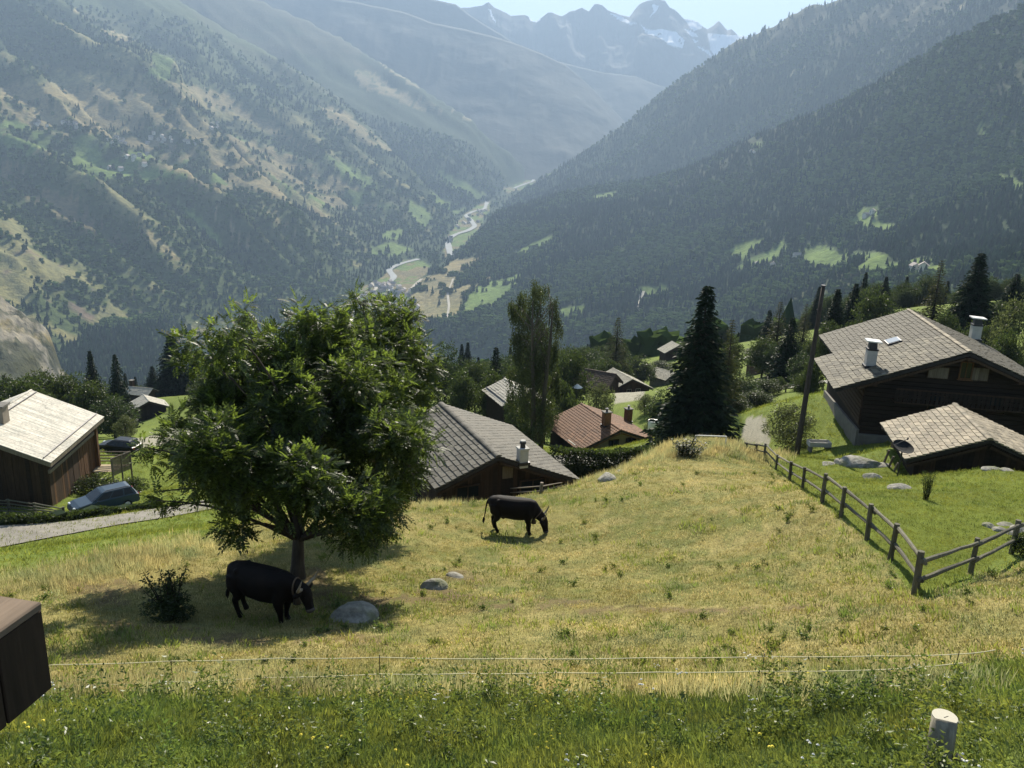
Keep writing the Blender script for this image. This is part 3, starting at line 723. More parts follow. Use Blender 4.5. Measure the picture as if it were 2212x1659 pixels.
def gable_planks(wall, Wl, Wr, h, tp, ox, y, z0, step, mats, t=.04, name='plank', drop=.2, sgn=-1):
    tt = math.tan(tp); d = drop / math.cos(tp) + .03; x, xe = -(Wl - ox), Wr - ox
    while x < xe - .05:
        x1 = min(x + step, xe); zs = [h - d - abs(q) * tt for q in (x + .006, x1 - .006)]
        tq = t * (.7 + .6 * random.random())
        MB().prism([(x + .006, y, z0), (x1 - .006, y, z0), (x1 - .006, y, zs[1]), (x + .006, y, zs[0])], (0, sgn * tq, 0)).obj(name, random.choice(mats), wall)
        x = x1
def side_planks(wall, x, y0, y1, z0, z1, step, mats, t=.04, sgn=1, name='plank'):
    y = y0
    while y < y1 - .05:
        e = min(y + step, y1); tq = t * (.7 + .6 * random.random())
        MB().box((x + sgn * tq / 2, (y + e) / 2, (z0 + z1) / 2), (tq, e - y - .012, z1 - z0)).obj(name, random.choice(mats), wall)
        y = e
def ridge_cap(roof, L, h, mat, y0=0, n=None, r=.11, name='ridge_tile'):
    n = n or max(4, int(L / .5)); w = L / n
    for i in range(n):
        q = MB(); ang = np.linspace(R(-62), R(62), 6)
        pr = [(math.sin(a) * r * 1.5, 0, math.cos(a) * r) for a in ang]; pi = [(math.sin(a) * r * 1.1, 0, math.cos(a) * r * .55) for a in ang[::-1]]
        y = y0 + i * w; q.prism([(p[0], y, h + p[2] - .02 + .012 * (i % 2)) for p in pr + pi], (0, w * 1.02, 0))
        q.obj(name, mat, roof)
def loc_frame(k):
    Np, a, b, e, g = house_frame(k); yaw = HOUSE[k][3]; h = Np[2] - g
    return Np, a, b, g, yaw, h
def plane_hit(px, py, p0, n):
    D = dirs(np.float64(px), np.float64(py)); return D * (p0 @ n) / (D @ n)
def roof_hit(k, side, px, py):
    """local coordinates on a roof slope under a pixel"""
    Np, a, b, g, yaw, h = loc_frame(k); tp = HOUSE[k][7]
    n = side * math.sin(tp) * b + np.array([0, 0, math.cos(tp)])
    p = plane_hit(px, py, Np, n) - np.array([Np[0], Np[1], g])
    return np.array([p @ b, p @ a, p[2]])
def gable_hit(k, px, py, y):
    Np, a, b, g, yaw, h = loc_frame(k); p = plane_hit(px, py, Np + a * y, a) - np.array([Np[0], Np[1], g])
    return np.array([p @ b, p @ a, p[2]])
def chimney(parent, p, w, d, hh, kind='slab'):
    z0 = p[2] - .2
    c = MB().box((p[0], p[1], p[2] + hh / 2 - .1), (w, d, hh + .2), bev=.02).obj('chimney', M['plaster'] if kind != 'brick' else M['tile_red'], parent)
    MB().box((p[0], p[1], p[2] + .06), (w + .16, d + .16, .16)).obj('flashing', M['metal_dark'], c)
    zt = p[2] + hh
    if kind == 'slab':
        MB().box((p[0], p[1], zt + .06), (w * 1.08, d * 1.08, .1)).box((p[0], p[1], zt + .30), (w * .82, d * .82, .40), taper=.86).obj('cowl', M['metal_dark'], c)
        MB().box((p[0], p[1], zt + .555), (w * 1.5, d * 1.35, .07), rot=np.array(Matrix.Rotation(.06, 3, 'Y'))).obj('cap', M['metal_white'], c)
    elif kind == 'pot':
        MB().box((p[0], p[1], zt + .05), (w * 1.15, d * 1.15, .1)).obj('cap', M['plaster'], c)
        MB().tube([(p[0], p[1], zt + .08), (p[0], p[1], zt + .32), (p[0], p[1], zt + .34), (p[0], p[1], zt + .42)], [.15, .13, .19, .17], 12).obj('cowl', M['metal_dark'], c)
        MB().tube([(p[0], p[1], zt + .45), (p[0], p[1], zt + .50)], [.17, .15], 12).obj('pot_lid', M['plaster'], c)
    else:
        MB().box((p[0], p[1], zt + .05), (w * 1.2, d * 1.2, .09)).obj('cap', M['plaster_grey'], c)
        MB().tube([(p[0], p[1], zt + .08), (p[0], p[1], zt + .34)], [.12, .10], 10).tube([(p[0], p[1], zt + .40), (p[0], p[1], zt + .46)], [.2, .05], 10).obj('cowl', M['metal_dark'], c)
    return c
def window(parent, x, y, z, w, hh, axis='y', sgn=-1, frame='wood_brown', cross=True):
    """window set proud of a wall: frame part with a pane and muntins"""
    f = MB(); t = .07
    def bx(cx, cz, ww, h2, dep, o): return ((cx, y + sgn * o, cz), (ww, dep, h2)) if axis == 'y' else ((x + sgn * o, cx, cz), (dep, ww, h2))
    cx = x if axis == 'y' else y
    for q in ((cx - w / 2, z, t, hh + t), (cx + w / 2, z, t, hh + t), (cx, z - hh / 2, w - t, t), (cx, z + hh / 2, w - t, t)):
        f.box(*bx(*q, .10, .05))
    if cross: f.box(*bx(cx, z, .045, hh - t, .07, .05))
    fo = f.obj('window', M[frame], parent)
    MB().box(*bx(cx, z, w - t, hh - t, .03, .03)).obj('pane', M['glass'], fo)
    MB().box(*bx(cx, z - hh / 2 - .07, w + .2, .06, .16, .09)).obj('sill', M[frame], fo)
    return fo
def begin(k, name, label, cat='house', group=None):
    Np, a, b, g, yaw, h = loc_frame(k)
    return thing(name, label, cat, (Np[0], Np[1], g), -yaw, group), h, HOUSE[k]
def rafters(parent, s, W, L, h, tp, n, mat, y0=.05, y1=None, drop=.2, t=.1):
    u, v, nn, S = roof_side(s, W, tp)
    for i in range(n):
        y = y0 + ((y1 if y1 is not None else L - .1) - y0) * i / max(1, n - 1)
        p0 = np.array([0, y, h - drop / math.cos(tp)]) + u * .1; p1 = np.array([0, y, h - drop / math.cos(tp)]) + u * (S - .02)
        mid = (p0 + p1) / 2; A = np.stack([u, v, nn], 1)
        MB().box(mid - nn * .07, (S - .12, t, .13), rot=A).obj('rafter', mat, parent)

# ------------------------------------------------------------------ J: the big chalet on the right
o, h, (_, _, _, yaw, L, Wl, Wr, tp, wh) = begin('J', 'chalet', 'large dark timber chalet with grey slate roof and two white chimneys', 'chalet')
rf = roof_slab(Wl, Wr, L, h, tp).obj('roof', M['under'], o)
NX = roof_hit('J', -1, 1761, 776); NY = roof_hit('J', -1, 1805, 841)
ext = -NX[0]; yext = NX[1]
roof_slab(ext, 0, yext, h, tp, Wl0=Wl + .002).obj('roof_extension', M['under'], rf)
lay_slates(rf, -1, Wl, L, h, tp, 20, 27, M['slate_warm'], budget=250, jit=.09)
lay_slates(rf, -1, ext, yext, h, tp, max(3, int((ext - Wl) / math.cos(tp) / .3)), int(yext / .48), M['slate_warm'], budget=50, u0=Wl / math.cos(tp))
lay_slates(rf, 1, Wr, L, h, tp, 20, 27, M['slate_warm'], budget=0)
ridge_cap(rf, L, h + .06, M['slate_tan'])
for px, py, s, w_ in ((1878, 793, -1, .56), (2104, 735, 1, .62)):
    chimney(rf, roof_hit('J', s, px, py), w_, .6, 1.05, 'slab')
p = roof_hit('J', -1, 1930, 741); u, v, n, S = roof_side(-1, Wl, tp); A = np.stack([u, v, n], 1)
sk = MB().box(p + n * .12, (.85, 1.15, .14), rot=A, bev=.02).obj('skylight', M['metal_dark'], rf)
MB().box(p + n * .20, (.7, 1.0, .03), rot=A).obj('pane', N('skylight_glass').pbr((.12, .15, .18), .15, spec=.5), sk)
ox, oy = .75, 1.1
wl = wall_body(Wl, Wr, L, h, tp, ox, oy).obj('wall', M['wood_black'], o)
gable_logs(wl, Wl, Wr, h, tp, ox, oy, .75, .26, M['wood_black'])
MB().box(((Wr - Wl) / 2, oy - .13, .05), (Wl + Wr - 2 * ox + .05, .26, 1.4)).obj('plinth', M['plaster_grey'], wl)
MB().prism([(-(Wl - ox) - .16, oy - .14, -1), (-(Wl - ox) - .16, L - oy, -1), (-(Wl - ox) - .16, L - oy, .3), (-(Wl - ox) - .16, oy - .14, 1.0)], (.14, 0, 0)).obj('stone_base', M['plaster_grey'], wl)
z = 1.2
while z < h - Wl * math.tan(tp) - .1:
    MB().box((-(Wl - ox) - .05, (oy + L - oy) / 2, z + .13), (.1, L - 2 * oy, .24), bev=.03).obj('log', M['wood_dark'], wl); z += .26
rafters(rf, -1, Wl, L, h, tp, 2, M['wood_dark']); rafters(rf, 1, Wr, L, h, tp, 2, M['wood_dark'])
for xx in (-Wl + 1.0, -Wl / 2, 0, Wr / 2, Wr - 1.0):
    MB().box((xx, oy / 2, h - abs(xx) * math.tan(tp) - .36), (.18, oy + .1, .2)).obj('purlin', M['wood_dark'], rf)
yy = oy - .1
g0 = gable_hit('J', 1474.7 + 1835 / 3, 553 + 740 / 3, yy); window(wl, g0[0], yy, g0[2], .62, .95)
for zx, zy, w_, h_ in ((1655, 755, 1.05, .62), (1925, 765, .85, .72)):
    q = gable_hit('J', 1474.7 + zx / 3, 553 + zy / 3, yy)
    fr = MB().box((q[0], yy - .03, q[2]), (w_ + .1, .05, h_ + .1)).obj('shutter', M['wood_dark'], wl)
    nb = 5
    for i in range(nb): MB().box((q[0] - w_ / 2 + (i + .5) * w_ / nb, yy - .07, q[2]), (w_ / nb - .012, .03, h_)).obj('board', M['wood_grey'], fr)
for zx, zy in ((1640, 950), (2030, 960)):
    q = gable_hit('J', 1474.7 + zx / 3, 553 + zy / 3, yy); window(wl, q[0], yy, q[2], .8, .9, frame='wood_dark')
q = gable_hit('J', 1474.7 + 1850 / 3, 553 + 860 / 3, yy)
MB().box((q[0], oy - .55, q[2] - .9), (Wl + Wr - 3.2, .9, .08)).box((q[0], oy - .98, q[2] - .1), (Wl + Wr - 3.2, .06, .09)).obj('balcony', M['wood_dark'], wl)
for i in range(34): MB().box((q[0] - (Wl + Wr - 3.3) / 2 + i * (Wl + Wr - 3.3) / 33, oy - .98, q[2] - .5), (.14, .035, .72)).obj('baluster', M['wood_black'], wl)

# ------------------------------------------------------------------ K: the low shed in front of it
o, h, (_, _, _, yaw, L, Wl, Wr, tp, wh) = begin('K', 'shed', 'low shed with sunlit tan stone slate roof in front of the large chalet', 'shed')
rf = roof_slab(Wl, Wr, L, h, tp, .12).obj('roof', M['under'], o)
lay_slates(rf, -1, Wl, L, h, tp, 13, 11, M['slate_tan'], budget=160, t=.045, jit=.06)
lay_slates(rf, 1, Wr, L, h, tp, 13, 11, M['slate_tan'], budget=140, t=.045, jit=.06)
ridge_cap(rf, L, h + .05, M['slate_tan'])
wl = wall_body(Wl, Wr, L, h, tp, .5, .5).obj('wall', M['wood_black'], o)
gable_planks(wl, Wl, Wr, h, tp, .5, .5, -.6, .22, [M['wood_black'], M['wood_dark']])
rafters(rf, -1, Wl, L, h, tp, 2, M['wood_dark']); rafters(rf, 1, Wr, L, h, tp, 2, M['wood_dark'])
for i in range(3): MB().tube([(-Wl - .15 - .12 * i, 1.3 + .5 * i, -.3), (-Wl - .12 * i, 1.2 + .5 * i, .35 + .12 * i)], [.06, .05], 7).obj('strut', M['wood_grey'], o)

# ------------------------------------------------------------------ B: dark slate house behind the grazing cow
o, h, (_, _, _, yaw, L, Wl, Wr, tp, wh) = begin('B', 'chalet', 'dark slate-roofed chalet with one white chimney behind the grazing cow', 'chalet')
rf = roof_slab(Wl, Wr, L, h, tp).obj('roof', M['under'], o)
lay_slates(rf, -1, Wl, L, h, tp, 11, 13, M['slate_dark'], budget=160, t=.05, jit=.02)
lay_slates(rf, 1, Wr, L, h, tp, 18, 20, M['slate_dark'], budget=140, t=.035)
ridge_cap(rf, L, h + .05, M['slate_dark'], r=.14)
chimney(rf, roof_hit('B', 1, 1128, 1001), .5, .5, .82, 'pot')
wl = wall_body(Wl, Wr, L, h, tp, .6, .9).obj('wall', M['wood_black'], o)
gable_planks(wl, Wl, Wr, h, tp, .6, .9, -.8, .24, [M['wood_black'], M['wood_dark'], M['wood_black']])
rafters(rf, -1, Wl, L, h, tp, 2, M['wood_dark']); rafters(rf, 1, Wr, L, h, tp, 2, M['wood_dark'])
q = gable_hit('B', 1097, 1020, .8)
MB().box((q[0], .83, q[2]), (.62, .06, .72)).obj('shutter', M['wood_grey'], wl)
q = gable_hit('B', 1010, 1062, .8); window(wl, q[0], .8, q[2], 1.3, .7, frame='wood_dark')
q = gable_hit('B', 1150, 1050, .8); window(wl, q[0], .8, q[2], 1.5, .8, frame='wood_dark')
side_planks(wl, -(Wl - .6), .9, L - .9, -.8, h - Wl * math.tan(tp) - .25, .3, [M['wood_dark'], M['wood_black']], sgn=-1)

# ------------------------------------------------------------------ A: pale roof on the left
o, h, (_, _, _, yaw, L, Wl, Wr, tp, wh) = begin('A', 'chalet', 'brown plank chalet with bright pale board roof at left edge', 'chalet')
rf = roof_slab(Wl, Wr, L, h, tp, .26).obj('roof', M['wood_grey'], o)
for s, W in ((1, Wr), (-1, Wl)):
    u, v, n, S = roof_side(s, W, tp); A = np.stack([u, v, n], 1); nb = 40; w = L / nb
    if s < 0: nb = 20; w = L / nb
    for i in range(nb):
        cut = random.uniform(.25, .75) * S if s > 0 else S * .5
        for a, b_ in ((0.0, cut), (cut, S + .03)):
            c = np.array([0, (i + .5) * w, h]) + u * (a + b_) / 2 + n * (.02 + .014 * random.random())
            MB().box(c, (b_ - a - .015, w - .012, .03), rot=A).obj('roof_board', M['roof_board'], rf)
    for f in (.90, .08):
        if s > 0 or f > .5: MB().box(np.array([0, L / 2, h]) + u * S * f + n * .10, (.05, L - .3, .09), rot=A).obj('snow_guard', M['metal_dark'], rf)
ridge_cap(rf, L, h + .03, M['roof_board'], n=9, r=.07, name='ridge_board')
u, v, n, S = roof_side(1, Wr, tp)
for i in range(22): MB().box((Wr - .02, (i + .5) * L / 22, h - Wr * math.tan(tp) - .13), (.05, L / 22 - .03, .20)).obj('fascia_shingle', M['wood_grey'], rf)
p = roof_hit('A', 1, 8, 912); c = MB().box((p[0] - .25, p[1], p[2] + .35), (.9, .85, 1.5), bev=.03).obj('chimney', M['plaster_tan'], rf)
MB().box((p[0] - .25, p[1], p[2] + 1.14), (1.12, 1.05, .09)).obj('cap', M['plaster_grey'], c)
ox, oy = .55, .75
wl = wall_body(Wl, Wr, L, h, tp, ox, oy, t=.3).obj('wall', M['wood_dark'], o)
gable_planks(wl, Wl, Wr, h, tp, ox, oy, -.9, .25, [M['wood_dark'], M['wood_dark'], M['wood_black']], drop=.3)
zt = h - (Wr - ox) * math.tan(tp) - .34
side_planks(wl, Wr - ox, oy, L * .62, -.9, zt, .25, [M['wood_dark'], M['wood_brown'], M['wood_dark']])
side_planks(wl, Wr - ox, L * .62, L - oy, -.9, zt, .25, [M['wood_brown']])
MB().box((Wr - ox + .1, L / 2, zt - .75), (.14, L - 2 * oy + .1, .22)).obj('wall_beam', M['wood_grey'], wl)
MB().box((Wr - ox + .16, L - oy - .1, zt / 2 - .1), (.26, .26, zt + .6)).obj('corner_post', M['wood_brown'], wl)
CH_A = (o, h, L, Wr, ox, oy, zt)

# ------------------------------------------------------------------ C: terracotta house
o, h, (_, _, _, yaw, L, Wl, Wr, tp, wh) = begin('C', 'house', 'house with terracotta tiled roof and two chimneys behind the long hedge', 'house')
rf = roof_slab(Wl, Wr, L, h, tp).obj('roof', M['under'], o)
lay_slates(rf, -1, Wl, L, h, tp, 15, 24, M['tile_red'], 'tile', budget=150, t=.04, jit=.02)
lay_slates(rf, 1, Wr, L, h, tp, 15, 24, M['tile_red'], 'tile', budget=150, t=.04, jit=.02)
ridge_cap(rf, L, h + .05, M['tile_red'])
chimney(rf, roof_hit('C', -1, 1309, 920), .75, .7, 1.5, 'brick'); chimney(rf, roof_hit('C', 1, 1356, 911), .7, .7, 1.5, 'brick')
wl = wall_body(Wl, Wr, L, h, tp, .6, .9).obj('wall', M['plaster_tan'], o)
for px_, py_ in ((1362, 955), (1325, 960)):
    q = gable_hit('C', px_, py_, .9); window(wl, q[0], .9, max(q[2], .9), 1.1, 1.0, frame='wood_dark')
MB().box((-(Wl - .6) - .05, L / 2, .8), (.08, L - 2.2, 2.6)).obj('side_boarding', M['wood_black'], wl)
p = roof_hit('C', -1, 1254, 945)
MB().box((p[0] - .2, p[1] - .3, p[2] - .15), (2.0, 1.7, .08), rot=np.array(Matrix.Rotation(-tp * .6, 3, 'Y'))).obj('porch_roof', M['slate_pale'], o)
rafters(rf, -1, Wl, L, h, tp, 2, M['wood_brown']); rafters(rf, 1, Wr, L, h, tp, 2, M['wood_brown'])

# ------------------------------------------------------------------ the smaller houses further down
def small_house(k, name, label, cat, roofmat, rows, cols, wallmat, plank=True, budget=0, ov=(.5, .7), chim=None, nwin=1, both=True, tname='slate'):
    o, h, (_, _, _, yaw, L, Wl, Wr, tp, wh) = begin(k, name, label, cat)
    rf = roof_slab(Wl, Wr, L, h, tp).obj('roof', M['under'], o)
    lay_slates(rf, -1, Wl, L, h, tp, rows, cols, M[roofmat], tname, budget=budget, t=.04)
    lay_slates(rf, 1, Wr, L, h, tp, rows, cols, M[roofmat], tname, budget=0, t=.04)
    ridge_cap(rf, L, h + .05, M[roofmat], n=max(4, int(L)))
    wl = wall_body(Wl, Wr, L, h, tp, *ov).obj('wall', M[wallmat], o)
    if plank: gable_planks(wl, Wl, Wr, h, tp, ov[0], ov[1], -.8, .5, [M[wallmat]])
    for i in range(nwin):
        window(wl, (Wr - Wl) / 2 + (i - (nwin - 1) / 2) * 1.8, ov[1] - .05, h * .40, .9, .9, frame='wood_pale')
    rafters(rf, -1, Wl, L, h, tp, 2, M['wood_dark']); rafters(rf, 1, Wr, L, h, tp, 2, M['wood_dark'])
    return o, rf, wl, h
o, rf, wl, h = small_house('D', 'barn', 'tall narrow timber barn with pale slate roof behind the weeping birch', 'barn', 'slate_pale', 9, 12, 'wood_black', ov=(.35, .5))
L, Wl, tp = HOUSE['D'][4], HOUSE['D'][5], HOUSE['D'][7]; u, v, n, S = roof_side(-1, Wl, tp)
MB().box(np.array([0, L / 2, h]) + u * S * .8 + n * .14, (.06, L - .2, .12), rot=np.stack([u, v, n], 1)).obj('snow_guard', M['metal_dark'], rf)
small_house('E', 'house', 'house with big dark brown roof beside the leafy bushes', 'house', 'slate_brown', 10, 14, 'wood_black')
o, rf, wl, h = small_house('F', 'house', 'grey slate house with white gable wall above the pale terrace', 'house', 'slate_mid', 12, 16, 'wood_dark', nwin=2)
small_house('G', 'house', 'small grey roofed house left of the tall dark spruce', 'house', 'slate_mid', 9, 12, 'plaster_grey')
small_house('H', 'house', 'farthest grey roofed house above the village treetops', 'house', 'slate_mid', 9, 9, 'wood_dark')
small_house('I', 'house', 'grey roofed house half hidden by trees right of the tall spruce', 'house', 'slate_mid', 9, 9, 'wood_dark')
small_house('L1', 'hut', 'dark timber hut with pale metal roof on the grassy knoll', 'hut', 'slate_pale', 6, 9, 'wood_black', nwin=0)
o, rf, wl, h = small_house('L2', 'hut', 'pale roofed hut with dark chimney behind the timber hut', 'hut', 'slate_pale', 6, 10, 'wood_black', nwin=0)
c = MB().box((-.7, .5, h + .3), (.8, .8, 2.0)).obj('chimney', M['wood_dark'], rf); MB().box((-.7, .5, h + 1.36), (1.0, 1.0, .1)).obj('cap', M['plaster_grey'], c)
# ------------------------------------------------------------------ foliage
def unit(v): return v / (np.linalg.norm(v, axis=-1, keepdims=True) + 1e-9)
def cards(c, ax, ln, wd, bend=0.0):
    """leaf-shaped quads: base, side, tip, side"""
    n = len(c); ax = unit(ax); rnd = rng.normal(size=(n, 3)); sd = unit(np.cross(ax, rnd))
    ln = np.broadcast_to(ln, (n,))[:, None]; wd = np.broadcast_to(wd, (n,))[:, None]
    nr = np.cross(ax, sd); m = c + ax * ln * .45 + nr * bend * ln
    return np.stack([c, m + sd * wd / 2, c + ax * ln, m - sd * wd / 2], 1).reshape(-1, 3)
def ball(n):
    d = unit(rng.normal(size=(n, 3))); return d * (rng.random((n, 1)) ** (1 / 3.))
def clump_leaves(cs, rs, n, ln, wd, droop=.3, shell=.55, flat=.8):
    out = []
    for c, r in zip(cs, rs):
        d = unit(rng.normal(size=(n, 3))); q = d * (shell + (1 - shell) * rng.random((n, 1))) * r; q[:, 2] *= flat
        ax = d + rng.normal(size=(n, 3)) * .5 + np.array([0, 0, -droop])
        out.append(cards(np.asarray(c) + q, ax, ln * (.7 + .6 * rng.random(n)), wd * (.7 + .6 * rng.random(n)), .12))
    return np.concatenate(out)
def m_leafy(name, c, t, var=.35, tf=.42, gl=.02, scale=.8, inst=False):
    k = N(name); g = k.geo(); f = k.noise(g, scale, 3, .6); r = k.n('NewGeometry') if False else None
    isl = k.t.nodes.new('ShaderNodeNewGeometry').outputs['Random Per Island']
    a = k.mix(tuple(x * (1 - var) for x in c), tuple(x * (1 + var) for x in c), isl)
    a = k.mix(a, k.ramp(f, [(.3, (.75, .8, .8)), (.7, (1.25, 1.2, 1.05))]), 1.0, 'MULTIPLY')
    b = k.mix(tuple(x * (1 - var) for x in t), tuple(x * (1 + var) for x in t), isl)
    if inst:
        i = k.attr('tint', 'INSTANCER', 'Fac'); v = k.math('MULTIPLY_ADD', i, .9); k.t.nodes[-1].inputs[2].default_value = .55
        m = k.n('CombineColor', None, i0=v, i1=v, i2=v).outputs[0]; a = k.mix(a, m, 1.0, 'MULTIPLY'); b = k.mix(b, m, 1.0, 'MULTIPLY')
    return k.leaf(a, b, tf, gl)
M['ash_leaf'] = m_leafy('ash_leaf', (.032, .052, .013), (.165, .23, .034), .6, .42, .02)
M['tree_leaf'] = m_leafy('tree_leaf', (.027, .041, .012), (.060, .086, .018), .45)
M['dark_leaf'] = m_leafy('dark_leaf', (.024, .040, .014), (.050, .078, .02), .35)
M['pale_leaf'] = m_leafy('pale_leaf', (.060, .075, .030), (.11, .13, .042), .35)
M['needle'] = m_leafy('needle', (.015, .028, .014), (.018, .032, .012), .4, .2, .01)
M['larch_needle'] = m_leafy('larch_needle', (.038, .044, .016), (.065, .072, .022), .35, .35, .01)
M['birch_leaf'] = m_leafy('birch_leaf', (.036, .048, .016), (.070, .09, .024), .35)
M['bark'] = m_wood('bark', (.075, .060, .045), .4)
M['bark_dark'] = m_wood('bark_dark', (.040, .032, .025), .4)

def limb(b, p0, p1, r0, r1, sag=.15, n=6, k=6):
    p0 = np.asarray(p0, float); p1 = np.asarray(p1, float); t = np.linspace(0, 1, n)[:, None]
    mid = p0 + (p1 - p0) * t; L = np.linalg.norm(p1 - p0)
    off = np.array([0, 0, 1.0]) * (np.sin(t * math.pi) * sag * L * .5); j = rng.normal(size=3) * L * .04
    b.tube(mid + off + j * np.sin(t * math.pi), r0 + (r1 - r0) * t[:, 0], k)
def poly_clumps(poly, d, n, rr, depth, seed=1, mind=.6):
    """clump centres inside an outline read off the photograph, given a thickness"""
    r = np.random.default_rng(seed); a = np.array(poly, float); lo, hi = a.min(0), a.max(0); c = a.mean(0); out = []; rad = []
    px_m = d / FPX; tries = 0
    # distance to the outline decides the thickness there
    seg0 = a; seg1 = np.roll(a, -1, 0)
    while len(out) < n and tries < n * 400:
        tries += 1; p = lo + (hi - lo) * r.random(2)
        if not inpoly(np.array([p[0]]), np.array([p[1]]), poly)[0]: continue
        t = np.clip(((p - seg0) * (seg1 - seg0)).sum(1) / ((seg1 - seg0) ** 2).sum(1), 0, 1); e = np.linalg.norm(p - (seg0 + (seg1 - seg0) * t[:, None]), axis=1).min() * px_m
        R_ = rr * (.7 + .6 * r.random())
        if e < R_ * .62: 
            R_ = max(rr * .45, e * 1.3)
        th = min(depth, depth * math.sqrt(max(0.02, 1 - (1 - min(1, e / depth)) ** 2)))
        q = at(p[0], p[1], d); dep = (2 * r.random() - 1) * th
        q = q + np.array([0, 1.0, 0]) * dep
        if out and min(np.linalg.norm(q - o) for o in out) < mind * rr: continue
        out.append(q); rad.append(R_)
    return np.array(out), np.array(rad)
def sprays(cs, rs, per, leaflets, rach, ll, lw, droop=.25):
    """pinnate leaves radiating from clumps"""
    tpl = []; 
    for i in range(leaflets):
        t = (i // 2 + 1) / (leaflets / 2 + .5); side = 1 if i % 2 else -1
        base = np.array([rach * t, 0, -rach * .35 * t * t]); ax = unit(np.array([.55, side * .8, -.25])) if i < leaflets - 1 else np.array([1, 0, -.4])
        ax = unit(ax); nr = unit(np.cross(ax, np.array([0, 0, 1.0]))); 
        tpl.append(np.stack([base, base + ax * ll * .45 + nr * lw / 2, base + ax * ll, base + ax * ll * .45 - nr * lw / 2]))
    tpl = np.concatenate(tpl); V = []
    for c, r in zip(cs, rs):
        n = max(5, int(per * (r / .6) ** 2)); d = unit(rng.normal(size=(n, 3)) + np.array([0, 0, .25])); q = c + d * r * (.45 + .5 * rng.random((n, 1)))
        ax = unit(d * .9 + rng.normal(size=(n, 3)) * .35 + np.array([0, 0, -droop + .3])); sd = unit(np.cross(np.array([0, 0, 1.0]) + rng.normal(size=(n, 3)) * .25, ax)); nr = np.cross(ax, sd)
        s = (.75 + .5 * rng.random((n, 1, 1)))
        V.append((q[:, None, :] + s * (tpl[None, :, 0:1] * ax[:, None] + tpl[None, :, 1:2] * sd[:, None] + tpl[None, :, 2:3] * nr[:, None])).reshape(-1, 3))
    return np.concatenate(V)

def big_tree(label, poly, d, base_px, base_py, n, rr, depth, per, leaflets, trunk_r, seed, mat, cat='tree', name='ash_tree', group=None):
    g = hit(base_px, base_py) if base_py else ground(base_px, d)
    o = thing(name, label, cat, g, 0, group)
    cs, rs = lobe_clumps(poly[0], d, depth, seed, poly[1], poly[2]) if n == 0 else poly_clumps(poly, d, n, rr, depth, seed); cs = cs - g
    V = sprays(cs, rs, per, leaflets, .28, .100, .040)
    link('crown', quadmesh('crown', V, mat), o)
    b = MB(); top = np.array([cs[:, 0].mean() * .6, cs[:, 1].mean() * .6, cs[:, 2].max() * .72]); t = np.linspace(0, 1, 9)[:, None]
    path = np.array([0, 0, -.3]) + (top - np.array([0, 0, -.3])) * t + np.sin(t * 5) * np.array([.06, .04, 0])
    b.tube(path, trunk_r * (1 - .80 * t[:, 0]) + np.array([.10, .02] + [0] * 7) * (trunk_r / .2), 10)
    b.obj('trunk', M['bark'], o, True)
    b = MB()
    for i in np.random.default_rng(seed).permutation(len(cs))[:46]:
        c = cs[i]; zf = np.clip((c[2] - 1.0) / max(.1, top[2]) * .8, .36, .9); p0 = path[int(zf * 8)]
        limb(b, p0, c, trunk_r * (.36 - .18 * zf), .012, .18)
    b.obj('branch', M['bark'], o, True)
    return o, cs

# ---- prototypes for the village trees; every one is copied, scaled and turned
def proto_leafy(name, h, w, mat, ncl=56, per=150, ll=.26, seed=3, low=.12, trunk=True, crown_name='crown'):
    r = np.random.default_rng(seed); cs = []; rs = []
    while len(cs) < ncl:
        p = r.random(3) * 2 - 1
        rad = np.linalg.norm(p)
        if rad > 1 or rad < .35: continue
        zz = low * h + (1 - low) * h * (.5 + .5 * p[2] * .86); fat = 1 - .35 * max(0, p[2])
        cs.append([p[0] * w * .42 * fat, p[1] * w * .42 * fat, zz]); rs.append(w * (.12 + .09 * r.random()))
    V = clump_leaves(cs, rs, per, ll, ll * .55)
    me = quadmesh(crown_name, V, mat); tm = None
    if trunk:
        b = MB(); b.tube([(0, 0, -.6), (0, 0, h * .25), (.1, .05, h * .5), (.05, .1, h * .8)], [h * .026, h * .02, h * .013, .02], 8)
        for i in range(12): limb(b, (0, 0, h * (.2 + .3 * r.random())), cs[i], h * .009, .01, n=4, k=5)
        tm = b.mesh('trunk', M['bark_dark'], True)
    return dict(h=h, w=w, crown=me, trunk=tm)
